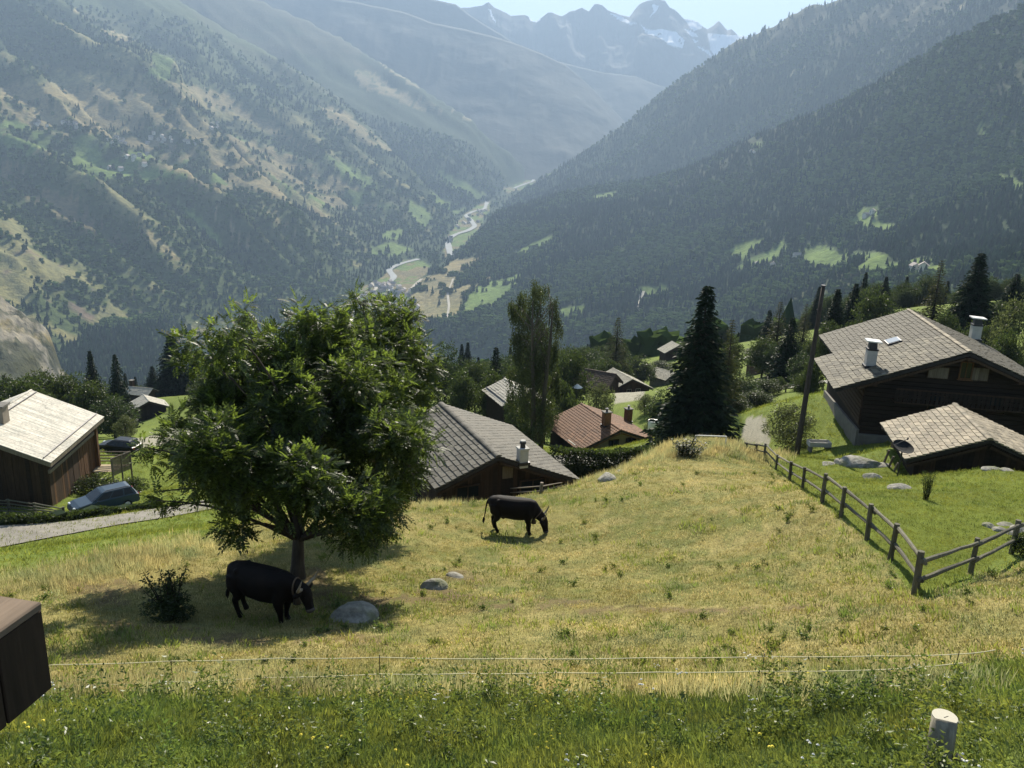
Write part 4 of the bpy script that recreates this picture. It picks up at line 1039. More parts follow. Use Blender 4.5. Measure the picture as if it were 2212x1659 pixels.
def proto_conifer(name, h, w, mat, levels=26, per=9, ll=.55, dens=1.0, droop=.25, seed=5, top=.02):
    r = np.random.default_rng(seed); C = []; A = []; L = []; W = []; b = MB()
    for i in range(levels):
        t = i / (levels - 1.0); z = h * (.06 + .92 * t ** .92); R_ = w / 2 * (1 - t) ** .85 * (.82 + .3 * r.random()) + .12
        nb = max(4, int(per * (1 - .45 * t)))
        for j in range(nb):
            a = 2 * math.pi * (j + r.random() * .8) / nb + i * .7; rl = R_ * (.72 + .45 * r.random())
            dv = np.array([math.cos(a), math.sin(a), 0]); nseg = max(2, int(rl / .32 * dens))
            if t < .8 and j % 2 == 0: b.tube([(0, 0, z), dv * rl * .8 + np.array([0, 0, z - droop * rl * .6])], [.035, .01], 4, cap=False)
            for s in range(nseg):
                f = (s + .6) / nseg; p = dv * rl * f + np.array([0, 0, z + .10 * rl * f - droop * rl * f * f * 1.3])
                for sg in (-1, 0, 1):
                    sd = np.array([-dv[1], dv[0], 0]) * sg * .85; ax = dv * (1.0 if sg == 0 else .6) + sd + np.array([0, 0, -.25 - .35 * r.random()])
                    C.append(p + r.normal(size=3) * .05); A.append(ax); q = ll * (.6 + .6 * r.random()) * (.55 + .45 * (1 - t)) * (1.0 if f < .75 else .8); L.append(q); W.append(q * .42)
    V = cards(np.array(C), np.array(A), np.array(L), np.array(W), .08)
    b.tube([(0, 0, -.8), (0, 0, h * .5), (0, 0, h * .985)], [h * .018, h * .011, .02], 7)
    return dict(h=h, w=w, crown=quadmesh('crown', V, mat), trunk=b.mesh('trunk', M['bark_dark'], True))
PROTO = {
 'leafy': proto_leafy('leafy', 8, 7, M['tree_leaf'], seed=3),
 'leafy2': proto_leafy('leafy2', 8, 7, M['tree_leaf'], 60, 130, .30, seed=13),
 'dark': proto_leafy('dark', 9, 6, M['dark_leaf'], 60, 110, .26, seed=23, low=.04),
 'pale': proto_leafy('pale', 6, 6, M['pale_leaf'], 44, 130, .22, seed=33, low=.02),
 'bush': proto_leafy('bush', 2.2, 2.8, M['tree_leaf'], 26, 100, .16, seed=43, low=0, trunk=False),
 'spruce': proto_conifer('spruce', 14, 5.2, M['needle'], 56, 17, .66, seed=5),
 'spruce2': proto_conifer('spruce2', 13, 5.6, M['needle'], 44, 15, .66, droop=.4, seed=6),
 'larch': proto_conifer('larch', 12, 5.0, M['larch_needle'], 36, 12, .42, 1.0, .18, seed=7),
}
VNAME = {'leafy': 'leafy_tree', 'leafy2': 'leafy_tree', 'dark': 'dark_tree', 'pale': 'willow', 'bush': 'bush', 'spruce': 'spruce_tree', 'spruce2': 'spruce_tree', 'larch': 'larch_tree'}
VCAT = {'bush': 'bush', 'spruce': 'spruce', 'spruce2': 'spruce', 'larch': 'larch'}
def plant(kind, px, ytop, w, d, label, group=None, foot=None):
    """a tree of a kind whose top shows at (px, ytop) and which is w pixels wide, standing on the ground at depth d"""
    pr = PROTO[kind]; T = at(px, ytop, d); 
    gx, gy = T[0], T[1]; g = np.array([gx, gy, float(Hz(gx, gy))]); hh = max(.6, T[2] - g[2]); ww = w * d / FPX
    o = thing(VNAME[kind], label, VCAT.get(kind, 'tree'), g, random.uniform(0, 6.28), group)
    sc = (ww / pr['w'], ww / pr['w'], hh / pr['h'])
    o.scale = sc
    link('crown', pr['crown'], o)
    if pr['trunk']: link('trunk', pr['trunk'], o)
    return o
LOBES = [(475,712,30),(412,765,46),(540,706,50),(622,722,55),(692,728,42),(455,835,72),(560,808,84),(660,808,84),(742,830,62),(362,965,56),(318,985,34),(395,985,50),(442,945,74),(540,925,92),(650,925,92),(752,915,82),(822,945,72),(895,955,56),(915,925,34),(425,1050,62),(372,1062,34),(505,1040,78),(600,1035,82),(700,1030,82),(800,1035,74),(858,1070,46),(475,1085,40),(575,1065,44),(755,1070,46),(800,1095,34),(838,1075,50),(868,1015,48),(800,1085,48),(640,870,80),(580,980,80),(700,970,80)]
LOBES2 = [(758,672,44),(735,705,36),(832,698,46),(800,730,60),(882,765,52),(908,835,48),(800,790,72),(735,765,56),(856,860,72),(770,880,72),(900,890,40)]
def lobe_clumps(lobes, d, depth, seed, cx, wx):
    r = np.random.default_rng(seed); out = []; rad = []; m = d / FPX
    for x, y, q in lobes:
        R_ = q * m * 1.02; c = at(x, y, d) + np.array([0, 1.0, 0]) * depth * (2 * r.random() - 1) * math.sqrt(max(.05, 1 - ((x - cx) / wx) ** 2)) * .8
        n = int(8 * (q / 60) ** 1.6) + 4
        for i in range(n):
            v = unit(r.normal(size=3)); out.append(c + v * R_ * .66); rad.append(R_ * (.34 + .14 * r.random()))
        out.append(c); rad.append(R_ * .35)
    # the hidden far half of the crown, lobes of its own
    for i in range(14):
        a = r.random() * 6.28; ys = [q[1] for q in lobes]; c = at(cx + wx * .6 * math.cos(a), (min(ys) + max(ys)) / 2 + .30 * (max(ys) - min(ys)) * math.sin(a), d) + np.array([0, depth * (.5 + .5 * r.random()), 0]); 
        for k in range(7): out.append(c + unit(r.normal(size=3)) * .55); rad.append(.34)
    return np.array(out), np.array(rad)
# ------------------------------------------------------------------ the ash trees over the cows
ASH = [(500,700),(530,675),(585,682),(620,692),(660,682),(700,705),(715,740),(740,760),(770,790),(800,840),(830,880),(860,900),(905,890),(938,930),(938,965),(905,990),(890,1040),(880,1100),(868,1115),(835,1090),(800,1120),(785,1145),(740,1115),(700,1085),(680,1095),(640,1085),(600,1125),(560,1110),(500,1130),(440,1125),(428,1085),(355,1070),(400,1050),(330,1030),(298,965),(340,940),(400,930),(440,890),(410,840),(370,800),(395,750),(440,720),(460,700)]
ASH2 = [(700,740),(722,690),(748,636),(775,638),(805,668),(840,660),(864,700),(892,740),(926,790),(934,845),(905,900),(880,990),(800,1000),(740,950),(700,850)]
big_tree('large bushy ash tree shading the black cow', (LOBES, 625, 320), 20.0, 640, 1250, 0, .50, 3.0, 118, 11, .165, 4, M['ash_leaf'])
big_tree('second ash tree close behind the large one, top of its right side', (LOBES2, 820, 110), 27, 800, None, 0, .68, 1.9, 84, 11, .17, 9, M['ash_leaf'])
BIRCH = [(1108,700),(1104,655),(1128,628),(1150,606),(1178,612),(1202,645),(1212,700),(1203,760),(1210,830),(1196,890),(1182,925),(1140,935),(1112,890),(1096,830),(1106,770)]
def weeping(label, poly, d, base_px, n, rr, depth, seed):
    g = ground(base_px, d, 945); o = thing('birch_tree', label, 'tree', g)
    cs, rs = poly_clumps(poly, d, n, rr, depth, seed); cs = cs - g; C = []; A = []
    for c, r in zip(cs, rs):
        for i in range(26):
            p = c + ball(1)[0] * r; m = int(rng.integers(8, 16)); t = np.arange(m) * .11
            C.append(p + np.stack([0 * t + rng.normal() * .05 * t, 0 * t, -t], 1) + rng.normal(size=(m, 3)) * .05); A.append(np.tile([0, 0, -1.0], (m, 1)) + rng.normal(size=(m, 3)) * .6)
    C = np.concatenate(C); V = cards(C, np.concatenate(A), .17 * (.7 + .6 * rng.random(len(C))), .09)
    link('crown', quadmesh('crown', V, M['birch_leaf']), o)
    for k, dx in enumerate((-.35, .35)):
        b = MB(); b.tube([(dx, 0, -.5), (dx * 1.3, 0, 5), (dx * 2.2, .2, 10), (dx * 2.4, .1, cs[:, 2].max() * .93)], [.24, .18, .11, .02], 9)
        for i in range(k, len(cs), 4): limb(b, (dx * 1.6, 0, min(max(cs[i][2] - 1.5, 2), 11)), cs[i], .045, .01, n=4, k=5)
        b.obj('trunk', M['bark'], o, True)
weeping('tall weeping birch with two trunks in the middle of the village', BIRCH, 72, 1160, 95, .85, 2.0, 17)

# ------------------------------------------------------------------ village trees
G_T = 'trees around the village'
for a in [
 ('leafy', 18, 806, 150, 95, 'leafy tree at left edge above the pale board roof'),
 ('leafy2', 84, 800, 120, 100, 'rounded leafy tree directly above the ridge of the pale board roof'),
 ('leafy', 142, 797, 115, 102, 'leafy tree behind the pale roof, below the smaller left spruce'),
 ('leafy2', 196, 822, 115, 92, 'dark leafy tree over the right eave of the pale board roof'),
 ('dark', 240, 852, 105, 86, 'dark leafy tree beside the pale hut with dark chimney'),
 ('pale', 268, 896, 56, 80, 'pale green willow in front of the timber hut on the knoll'),
 ('spruce', 193, 755, 62, 150, 'leftmost small spruce above the leafy trees on the left'),
 ('spruce2', 247, 763, 72, 145, 'small spruce above the roof of the pale hut'),
 ('spruce', 367, 718, 92, 205, 'tall dark spruce rising left of the large ash crown'),
 ('spruce2', 328, 790, 60, 215, 'short spruce behind the timber hut on the knoll'),
 ('spruce', 418, 765, 76, 205, 'dark spruce partly hidden by left edge of ash crown'),
 ('dark', 962, 738, 108, 98, 'rounded dark tree just right of the ash trees'),
 ('spruce2', 1072, 748, 84, 104, 'dark cone shaped conifer left of the weeping birch'),
 ('leafy', 1028, 772, 90, 125, 'leafy tree between the rounded dark tree and the dark cone conifer'),
 ('leafy2', 905, 775, 90, 128, 'leafy tree peeking out right of the ash crown'),
 ('leafy', 1122, 775, 100, 118, 'leafy tree behind left side of the weeping birch'),
 ('leafy2', 1236, 752, 100, 112, 'tall leafy tree touching right side of the weeping birch'),
 ('leafy', 1284, 778, 85, 170, 'leafy tree behind the dark brown roof'),
 ('leafy2', 1210, 815, 80, 98, 'leafy tree in front of the dark brown roof end'),
 ('pale', 1298, 822, 78, 105, 'grey green bushy tree above the terracotta roof ridge'),
 ('bush', 1232, 850, 66, 96, 'bush at the far left corner of the terracotta roof'),
 ('larch', 1336, 684, 92, 175, 'tall pointed larch behind the grey slate house'),
 ('leafy2', 1378, 768, 84, 190, 'rounded tree right of the pointed larch'),
 ('leafy', 1345, 775, 60, 180, 'small leafy tree at the foot of the pointed larch'),
 ('leafy', 1432, 778, 60, 210, 'leafy tree above the small grey roofed house'),
 ('spruce', 1530, 612, 200, 56, 'tall dark spruce standing at the top of the meadow'),
 ('larch', 1584, 688, 95, 68, 'olive larch just behind the tall dark spruce'),
 ('dark', 1440, 838, 84, 78, 'dark shrubby tree left of the tall dark spruce'),
 ('leafy', 1412, 905, 44, 74, 'narrow shrub at right end of the terracotta roof'),
 ('larch', 1688, 650, 92, 135, 'olive larch left of the leaning pole'),
 ('spruce2', 1714, 684, 92, 104, 'dark cone conifer left of the leaning pole'),
 ('leafy2', 1655, 728, 80, 125, 'leafy tree between tall spruce and dark cone conifer'),
 ('larch', 1744, 655, 62, 140, 'slim larch directly behind the leaning pole'),
 ('leafy', 1592, 812, 80, 92, 'leafy tree in front of the half hidden grey roof'),
 ('bush', 1686, 815, 44, 96, 'neat round bush by the fenced path'),
 ('leafy2', 1640, 845, 90, 74, 'loose leafy tree right of the tall dark spruce'),
 ('leafy', 1592, 858, 80, 70, 'leafy tree close to foot of the tall dark spruce'),
 ('spruce', 1812, 622, 80, 125, 'left one of two spruces right of the leaning pole'),
 ('spruce', 1851, 610, 76, 130, 'right one of two spruces behind the large chalet roof'),
 ('leafy', 1898, 618, 118, 112, 'light leafy tree behind the large chalet roof'),
 ('spruce', 1916, 596, 40, 190, 'small spruce tip above the light leafy tree'),
 ('larch', 2036, 560, 92, 112, 'thin larch behind the chalet ridge'),
 ('spruce', 2122, 544, 124, 104, 'broad dark spruce above the second chimney'),
 ('spruce2', 2200, 590, 80, 130, 'dark spruce at upper right edge'),
 ('leafy2', 1970, 668, 80, 150, 'leafy tree just behind the chalet roof peak'),
 ('pale', 2205, 640, 110, 80, 'pale blossoming tree at right edge'),
 ('leafy', 2120, 690, 100, 88, 'leafy tree behind the second chimney'),
 ('leafy2', 2185, 712, 90, 74, 'dark leafy tree under the pale tree at right edge'),
 ('leafy', 2050, 668, 60, 100, 'small leafy tree behind the chalet ridge, left of its second chimney'),

 ('leafy2', 1070, 800, 84, 92, 'leafy tree at left foot of the tall narrow barn'),
 ('leafy', 1000, 800, 90, 88, 'bushy tree below the rounded dark tree'),
 ('dark', 1120, 830, 70, 80, 'dark tree in front of the tall narrow barn'),
 ('leafy', 1178, 850, 70, 90, 'leafy tree between birch and terracotta roof'),
 ('leafy2', 1318, 775, 70, 165, 'leafy tree directly behind the peak of the grey slate house'),
 ('leafy', 1474, 772, 50, 240, 'leafy tree right of the small grey roofed house'),
 ('pale', 1395, 850, 50, 112, 'pale bush at right end of the forecourt'),
 ('leafy', 1262, 745, 90, 190, 'distant leafy tree between the birch and the pointed larch'),
 ('leafy2', 1180, 760, 80, 150, 'leafy tree just behind the weeping birch'),
 ('dark', 1090, 765, 80, 150, 'dark leafy tree over the barn roof'),
 ('leafy', 948, 770, 80, 150, 'leafy tree behind the rounded dark tree'),
 ('leafy2', 1560, 745, 80, 120, 'leafy tree right behind the tall dark spruce'),
 ('leafy', 1630, 752, 60, 190, 'leafy tree over the half hidden grey roof'),
 ('dark', 1740, 760, 70, 90, 'dark tree behind foot of the leaning pole'),
 ('leafy2', 1765, 770, 60, 80, 'leafy tree at left eave of the large chalet'),
 ('spruce2', 1872, 640, 60, 118, 'dark conifer directly behind the large chalet roof'),
 ('leafy', 2085, 650, 90, 120, 'leafy tree between thin larch and broad dark spruce'),
 ('leafy2', 2160, 650, 90, 115, 'leafy tree right of the broad dark spruce'),
 ('leafy', 1800, 690, 80, 110, 'leafy tree at upper left corner of the large chalet roof'),
 ('leafy2', 1588, 735, 60, 140, 'leafy tree rising right behind the tall dark spruce tip'),
 ('spruce2', 1664, 668, 62, 172, 'slim dark conifer beyond the half hidden grey roof'),
 ('dark', 1672, 742, 60, 122, 'dark tree right of the half hidden grey roof'),
 ('leafy', 1708, 738, 84, 130, 'leafy tree beside the dark cone conifer by the pole'),
 ('leafy2', 1762, 732, 64, 118, 'leafy tree between the leaning pole and the large chalet'),
 ('dark', 1610, 804, 92, 84, 'dark shrubby tree right of the tall spruce, below the grey roof'),
 ('leafy', 1660, 818, 80, 90, 'leafy tree beside the neat round bush'),
 ('leafy2', 1745, 800, 64, 82, 'leafy tree in front of the fenced path'),
 ('leafy', 300, 832, 60, 215, 'leafy tree behind the timber hut on the knoll'),
 ('leafy2', 52, 815, 110, 85, 'big leafy tree peeking over left half of the pale board roof'),
 ('leafy', 445, 800, 90, 150, 'leafy tree glimpsed through left side of ash crown'),
 ('dark', 460, 840, 90, 120, 'dark tree glimpsed behind left side of ash crown'),
]: plant(*a, group=G_T)
def shrub(kind, px, py, w, hpx, d, label, group=None, cat=None):
    g = hit(px, py); d = float(g @ _fw); T = at(px, py - hpx, d); pr = PROTO[kind]
    o = thing('shrub', label, cat or 'shrub', g, random.uniform(0, 6), group); ww = w * d / FPX
    o.scale = (ww / pr['w'], ww / pr['w'], max(.3, (hpx * d / FPX) / .9) / pr['h'])
    link('foliage', pr['crown'], o)
    return o
PROTO['stalky'] = None
def proto_stalky(h=1.0, w=.9, n=22, mat='tree_leaf', ll=.055):
    b = MB(); C = []; A = []
    for i in range(n):
        a = rng.random() * 6.28; r0 = rng.random() * .12; lean = rng.random() * .42 * w
        top = np.array([math.cos(a) * lean, math.sin(a) * lean, h * (.6 + .4 * rng.random())]); p0 = np.array([math.cos(a) * r0, math.sin(a) * r0, -.05])
        b.tube([p0, (p0 + top) / 2 + [0, 0, .05], top], [.009, .007, .003], 4, cap=False)
        t = rng.random(46) ** .8; C.append(p0 + (top - p0) * t[:, None] + rng.normal(size=(46, 3)) * .03); A.append(rng.normal(size=(46, 3)) + [0, 0, .5])
    C = np.concatenate(C); V = cards(C, np.concatenate(A), ll * (.6 + .8 * rng.random(len(C))), ll * .5)
    return dict(h=h, w=w, crown=quadmesh('foliage', V, M[mat]), trunk=b.mesh('stem', M['bark_dark']))
PROTO['stalky'] = proto_stalky()
def stalky(px, py, w, hpx, label, group=None):
    o = shrub('stalky', px, py, w, hpx, 0, label, group); link('stem', PROTO['stalky']['trunk'], o); return o
shrub('pale', 1700, 968, 120, 92, 0, 'round fruit tree shrub left of the leaning pole')
shrub('bush', 205, 1068, 100, 40, 0, 'dark shrubs between wooden deck and blue car')
shrub('bush', 290, 1068, 60, 36, 0, 'low shrub under the deck railing')
stalky(2000, 1080, 46, 62, 'lone scraggly shrub in the green lawn')
stalky(372, 1330, 150, 100, 'leafy weeds in the shade left of the cow under the tree')
shrub('bush', 372, 1336, 120, 46, 0, 'dark low bush in the shade left of the cow under the tree')
shrub('bush', 2206, 1200, 66, 46, 0, 'dark bush at right edge beside the fence post')
stalky(1480, 985, 130, 34, 'dry bushy weeds on the crest of the meadow')

# ------------------------------------------------------------------ long hedge
def hedge(name, label, pts, w, hh, n, mat, ll=.12, cat='hedge'):
    a = np.array(pts, float); base = a[0]; o = thing(name, label, cat, base)
    seg = np.linalg.norm(np.diff(a[:, :2], axis=0), axis=1); cum = np.concatenate([[0], np.cumsum(seg)]); s = rng.random(n) * cum[-1]
    c = np.stack([np.interp(s, cum, a[:, i]) for i in range(3)], 1); u = rng.random(n) * 2 - 1; v = rng.random(n)
    face = rng.random(n); u = np.where(face < .6, np.sign(u) * (.9 + .15 * rng.random(n)), u); v = np.where(face >= .6, .92 + .12 * rng.random(n), v)
    dirv = unit(np.diff(a[[0, -1]], axis=0)[0] * [1, 1, 0]); nn = np.array([-dirv[1], dirv[0], 0]); bm = .08 * np.sin(s * 1.7) + .05 * np.sin(s * 4.1)
    c = c + nn * (u * w / 2)[:, None]; c[:, 2] = Hz(c[:, 0], c[:, 1]) + v * (hh + bm)
    ax = rng.normal(size=(n, 3)) + nn * np.sign(u)[:, None] * .8 + [0, 0, .3]
    link('foliage', quadmesh('foliage', cards(c, ax, ll * (.7 + .6 * rng.random(n)), ll * .6) - base, M[mat]), o)
    b = MB()
    for i in range(len(a) - 1):
        p, q = a[i], a[i + 1]; mid = (p + q) / 2; dv = q - p; L = np.linalg.norm(dv[:2]); an = math.atan2(dv[1], dv[0])
        zz = float(Hz(mid[0], mid[1]))
        b.box((mid[0] - base[0], mid[1] - base[1], zz - base[2] + hh * .36), (L, w * .74, hh * .78), rot=np.array(Matrix.Rotation(an, 3, 'Z')))
    b.obj('hedge_core', M['dark_leaf'], o)
    return o
def gl(pxs, d, py=960): return [ground(p, dd, py) for p, dd in zip(pxs, d)]
_hp = gl((1340,), (54,), 972)[0]; HEDGE_H = at(1340, 972, float(_hp @ _fw))[2] - _hp[2]; print('hedge h', HEDGE_H)
hedge('hedge', 'long trimmed green hedge in front of the terracotta house', gl((1205, 1260, 1320, 1380, 1440, 1490), (53, 53.5, 54, 55, 56, 57)), 2.2, HEDGE_H, 26000, 'tree_leaf', .16)
hp = [hit(x, y) for x, y in ((0, 1133), (60, 1130), (140, 1124), (210, 1115), (280, 1106), (345, 1094))]
hedge('hedge', 'low ragged hedge along the road by the blue car', hp, .8, .36, 6000, 'tree_leaf', .12)

# ------------------------------------------------------------------ woods on the far slopes and under the village edge (nobody could count these)
def scatter(name, label, pts, scl, rotz, tint, proto_mesh):
    me = bpy.data.meshes.new(name); me.vertices.add(len(pts)); me.vertices.foreach_set('co', np.asarray(pts, np.float32).ravel())
    for k, t, a in (('scl', 'FLOAT_VECTOR', scl), ('rot', 'FLOAT_VECTOR', rotz), ('tint', 'FLOAT', tint)):
        q = me.attributes.new(k, t, 'POINT'); q.data.foreach_set('vector' if t == 'FLOAT_VECTOR' else 'value', np.asarray(a, np.float32).ravel())
    o = tag(link(name, me), label, None, None, 'stuff')
    po = bpy.data.objects.new(name + '_unit', proto_mesh)
    g = bpy.data.node_groups.new(name, 'GeometryNodeTree')
    g.interface.new_socket('Geometry', in_out='INPUT', socket_type='NodeSocketGeometry'); g.interface.new_socket('Geometry', in_out='OUTPUT', socket_type='NodeSocketGeometry')
    gi = g.nodes.new('NodeGroupInput'); go = g.nodes.new('NodeGroupOutput'); ip = g.nodes.new('GeometryNodeInstanceOnPoints'); oi = g.nodes.new('GeometryNodeObjectInfo')
    oi.inputs['Object'].default_value = po; oi.inputs['As Instance'].default_value = True
    def na(n):
        k = g.nodes.new('GeometryNodeInputNamedAttribute'); k.data_type = 'FLOAT_VECTOR'; k.inputs['Name'].default_value = n; return k.outputs['Attribute']
    g.links.new(gi.outputs[0], ip.inputs['Points']); g.links.new(oi.outputs['Geometry'], ip.inputs['Instance'])
    er = g.nodes.new('FunctionNodeEulerToRotation'); g.links.new(na('rot'), er.inputs[0]); g.links.new(er.outputs[0], ip.inputs['Rotation'])
    g.links.new(na('scl'), ip.inputs['Scale']); g.links.new(ip.outputs[0], go.inputs[0])
    md = o.modifiers.new('scatter', 'NODES'); md.node_group = g
    return o
def low_conifer(seed, mat):
    r = np.random.default_rng(seed); b = MB(); n = 7
    for z0, z1, ra in ((.04, .50, .20), (.28, .74, .15), (.54, 1.0, .095)):
        a = np.arange(n) * 2 * math.pi / n + r.random() * 2; rr = ra * (.7 + .6 * r.random(n)); zz = z0 + .06 * r.random(n)
        ring = np.stack([np.cos(a) * rr, np.sin(a) * rr, zz], 1); top = np.array([[r.normal() * .01, r.normal() * .01, z1]])
        b.add(np.concatenate([ring, top]), [(i, (i + 1) % n, n) for i in range(n)] + [tuple(range(n))[::-1]])
    return b.mesh('conifer_unit', mat)
def low_leafy(seed, mat):
    import bmesh
    bm = bmesh.new(); bmesh.ops.create_icosphere(bm, subdivisions=2, radius=.5); r = np.random.default_rng(seed)
    ph = r.random(6) * 6
    for v in bm.verts:
        d = np.array(v.co.normalized()); k = 1 + .22 * math.sin(d[0] * 6 + ph[0]) * math.sin(d[1] * 6 + ph[1]) + .18 * math.sin(d[2] * 7 + ph[2]) + .16 * (r.random() - .5)
        v.co = Vector((d[0] * .38 * k, d[1] * .38 * k, .5 + d[2] * .5 * k))
    me = bpy.data.meshes.new('leafy_unit'); bm.to_mesh(me); bm.free(); me.materials.append(mat); return me
M['wood_con'] = m_leafy('far_needle', (.019, .038, .014), (.022, .042, .013), .3, .15, .0, .02, True)
M['wood_leaf'] = m_leafy('far_leaf', (.058, .088, .026), (.08, .115, .028), .3, .25, .0, .02, True)
dth = TH[1] - TH[0]; dr = np.gradient(R2)[:, None]
runmax = np.maximum.accumulate(Z2 / RR2, axis=0); vis = (Z2 / RR2) >= runmax - .010 - 12 / RR2
dens = np.interp(RR2, [260, 900, 2500, 4200, 5200, 6400], [1 / 45, 1 / 65, 1 / 95, 1 / 170, 1 / 300, 1 / 900]) * (RR2 < 6400)
wgt = RR2 * dth * dr * dens * vis * np.clip(1 - OPEN2 * 1.06, .006, 1) * (np.abs(T2) < R(37))
wgt = wgt * np.where(np.isin(MID, (4, 5)), .5, 1.0)
flat = Z2 - floor
wgt = wgt * np.where(flat < 4, .25, 1)
wgt[0] = 0; wgt[-1] = 0; wgt[:, -1] = 0
cnt = rng.poisson(wgt); ii, jj = np.nonzero(cnt); ii = np.repeat(ii, cnt[ii, jj]); jj = np.repeat(jj, cnt[np.nonzero(cnt)])
rr_ = R2[ii] * np.exp((LR2[1] - LR2[0]) * (rng.random(len(ii)) - .0)); tt_ = TH[jj] + dth * rng.random(len(ii))
fx, fy = rr_ * np.sin(tt_), rr_ * np.cos(tt_); fz = Hz(fx, fy); FP = np.stack([fx, fy, fz - .5], 1)
leafm = fbm(fx / 260, fy / 260, 3, 141) + .10 * rng.normal(size=len(fx)) + np.where(MID[ii, jj] == 1, .05, 0) + np.where(np.isin(MID[ii, jj], (4, 5)), .10, 0)
isl = leafm > .53
hgt = (8 + 15 * rng.random(len(fx)) ** 1.3) * np.interp(rr_, [260, 900, 3000, 6000], [.75, .95, 1.15, 1.5])
z3 = np.zeros(len(fx))
for lab, nm, sel, mk, mat, wf in (('conifer forest covering the far valley slopes', 'conifer_forest', ~isl, low_conifer, 'wood_con', 1.15), ('broadleaf woods covering the far valley slopes', 'broadleaf_forest', isl, low_leafy, 'wood_leaf', 1.0)):
    idx = np.nonzero(sel)[0]; h_ = hgt[idx] * (1 if nm[0] == 'c' else .72); w_ = h_ * wf * (.85 + .4 * rng.random(len(idx)))
    scatter(nm, lab, FP[idx], np.stack([w_, w_, h_], 1), np.stack([z3[idx], z3[idx], rng.random(len(idx)) * 6.28], 1), rng.random(len(idx)), mk(3, M[mat]))
print('forest', len(fx), isl.sum())
# the wood just under the village edge
m = 1500; th_ = R(-36) + R(72) * rng.random(m); r_ = 195 + 110 * rng.random(m) ** .8
x_, y_ = r_ * np.sin(th_), r_ * np.cos(th_); ok = ~((th_ > R(7.5)) & (th_ < R(19)) & (r_ < 262)) & ~((th_ < R(-17)) & (th_ > R(-27)) & (r_ < 240)) & (r_ > np.interp(th_, [R(-36), R(-10), R(0), R(36)], [215, 200, 205, 225]))
x_, y_ = x_[ok], y_[ok]; P_ = np.stack([x_, y_, Hz(x_, y_) - .4], 1); s_ = (.55 + .55 * rng.random(len(x_)))
k_ = rng.random(len(x_)) < .80; s_ = np.where(k_, s_, s_ * (.35 + .7 * rng.random(len(s_))))
for lab, nm, sel, key in (('dense leafy wood below the village edge', 'village_woods', k_, 'leafy'), ('dark conifer wood below the village edge', 'village_woods', ~k_, 'spruce')):
    q = PROTO[key]; sc_ = s_[sel]
    scatter(nm, lab, P_[sel], np.stack([sc_] * 3, 1), np.stack([0 * sc_, 0 * sc_, rng.random(sel.sum()) * 6.28], 1), rng.random(sel.sum()), q['crown'])
# ------------------------------------------------------------------ roads, paths, yards and the river
def drape(name, label, e0, e1, mat, n=24, k=22, lift=.05, kind='structure'):
    """strip between two pixel edges, laid on the ground"""
    def ed(e):
        a = np.array(e, float); s = np.concatenate([[0], np.cumsum(np.hypot(*np.diff(a, axis=0).T))]); q = np.linspace(0, s[-1], n)
        return np.stack([np.interp(q, s, a[:, 0]), np.interp(q, s, a[:, 1])], 1)
    A, B = ed(e0), ed(e1); P_ = np.zeros((k, n, 3))
    for j in range(n):
        p, q = hit(*A[j]), hit(*B[j])
        for i in range(k):
            w = p + (q - p) * i / (k - 1); w[2] = float(Hz(w[0], w[1])) + lift; P_[i, j] = w
    me = gridmesh(name, P_, mat)
    return tag(link(name, me), label, None, None, kind)
M['asphalt'] = simple('road_gravel', (.20, .185, .155), .95, .18, 2.5, .4)
M['paving'] = simple('pale_paving', (.23, .22, .185), .9, .2, 1.2, .3)
drape('road', 'narrow grey lane below the left chalet', [(-60,1196),(0,1184),(80,1168),(160,1153),(260,1134),(367,1118),(470,1098)], [(-60,1143),(0,1137),(70,1133),(148,1128),(283,1109),(342,1099),(440,1082)], M['asphalt'], 40)
drape('path', 'pale path behind the fence near the leaning pole', [(1678,842),(1730,836),(1790,828)], [(1678,836),(1730,829),(1790,821)], M['paving'], 16)
M['river'] = simple('river_water', (.34, .35, .335), .85, .12, .02, 0, 0, .05)
M['track'] = simple('valley_track', (.38, .35, .28), .95, .1, .02)
def ribbon(name, label, pix, w, mat, lift=2.0):
    pts = [hit(x, y, 900) for x, y in pix]; pts = np.array([p for p in pts if p is not None])
    s = np.concatenate([[0], np.cumsum(np.linalg.norm(np.diff(pts, axis=0), axis=1))]); q = np.linspace(0, s[-1], max(8, int(s[-1] / 25)))
    c = np.stack([np.interp(q, s, pts[:, 0]), np.interp(q, s, pts[:, 1])], 1)
    for _ in range(4): c[1:-1] = .25 * c[:-2] + .5 * c[1:-1] + .25 * c[2:]
    t = np.gradient(c, axis=0); t /= np.linalg.norm(t, axis=1, keepdims=True) + 1e-9; nn = np.stack([-t[:, 1], t[:, 0]], 1)
    ww = w * (.75 + .5 * vnoise(q / 90, q * 0, 5))[:, None]
    P_ = np.stack([np.concatenate([c + nn * ww / 2 * k, (Hz(*(c + nn * ww / 2 * k).T) + lift)[:, None]], 1) for k in (-1, 0, 1)])
    return tag(link(name, gridmesh(name, P_, mat)), label, None, None, 'structure')
ribbon('river', 'pale river winding through the valley village', [(720,690),(750,668),(804,660),(834,640),(847,623),(836,613),(854,600),(847,593),(837,583),(864,570),(905,560)], 20, M['river'])
ribbon('river', 'upper reach of the pale river', [(974,553),(967,527),(974,513),(990,505),(1010,500),(1027,490),(1014,473),(1004,467),(1024,457),(1047,453),(1052,437)], 24, M['river'], 4)
ribbon('river', 'farthest glint of the river', [(1110,408),(1124,402),(1151,393),(1157,380),(1146,370)], 20, M['river'], 5)
ribbon('road', 'valley road beside the village', [(705,695),(735,665),(775,642),(800,636),(818,622),(800,611)], 11, M['track'])
ribbon('road', 'road climbing out of the valley village', [(850,690),(877,666),(864,653),(877,636),(895,618),(911,603)], 11, M['track'])
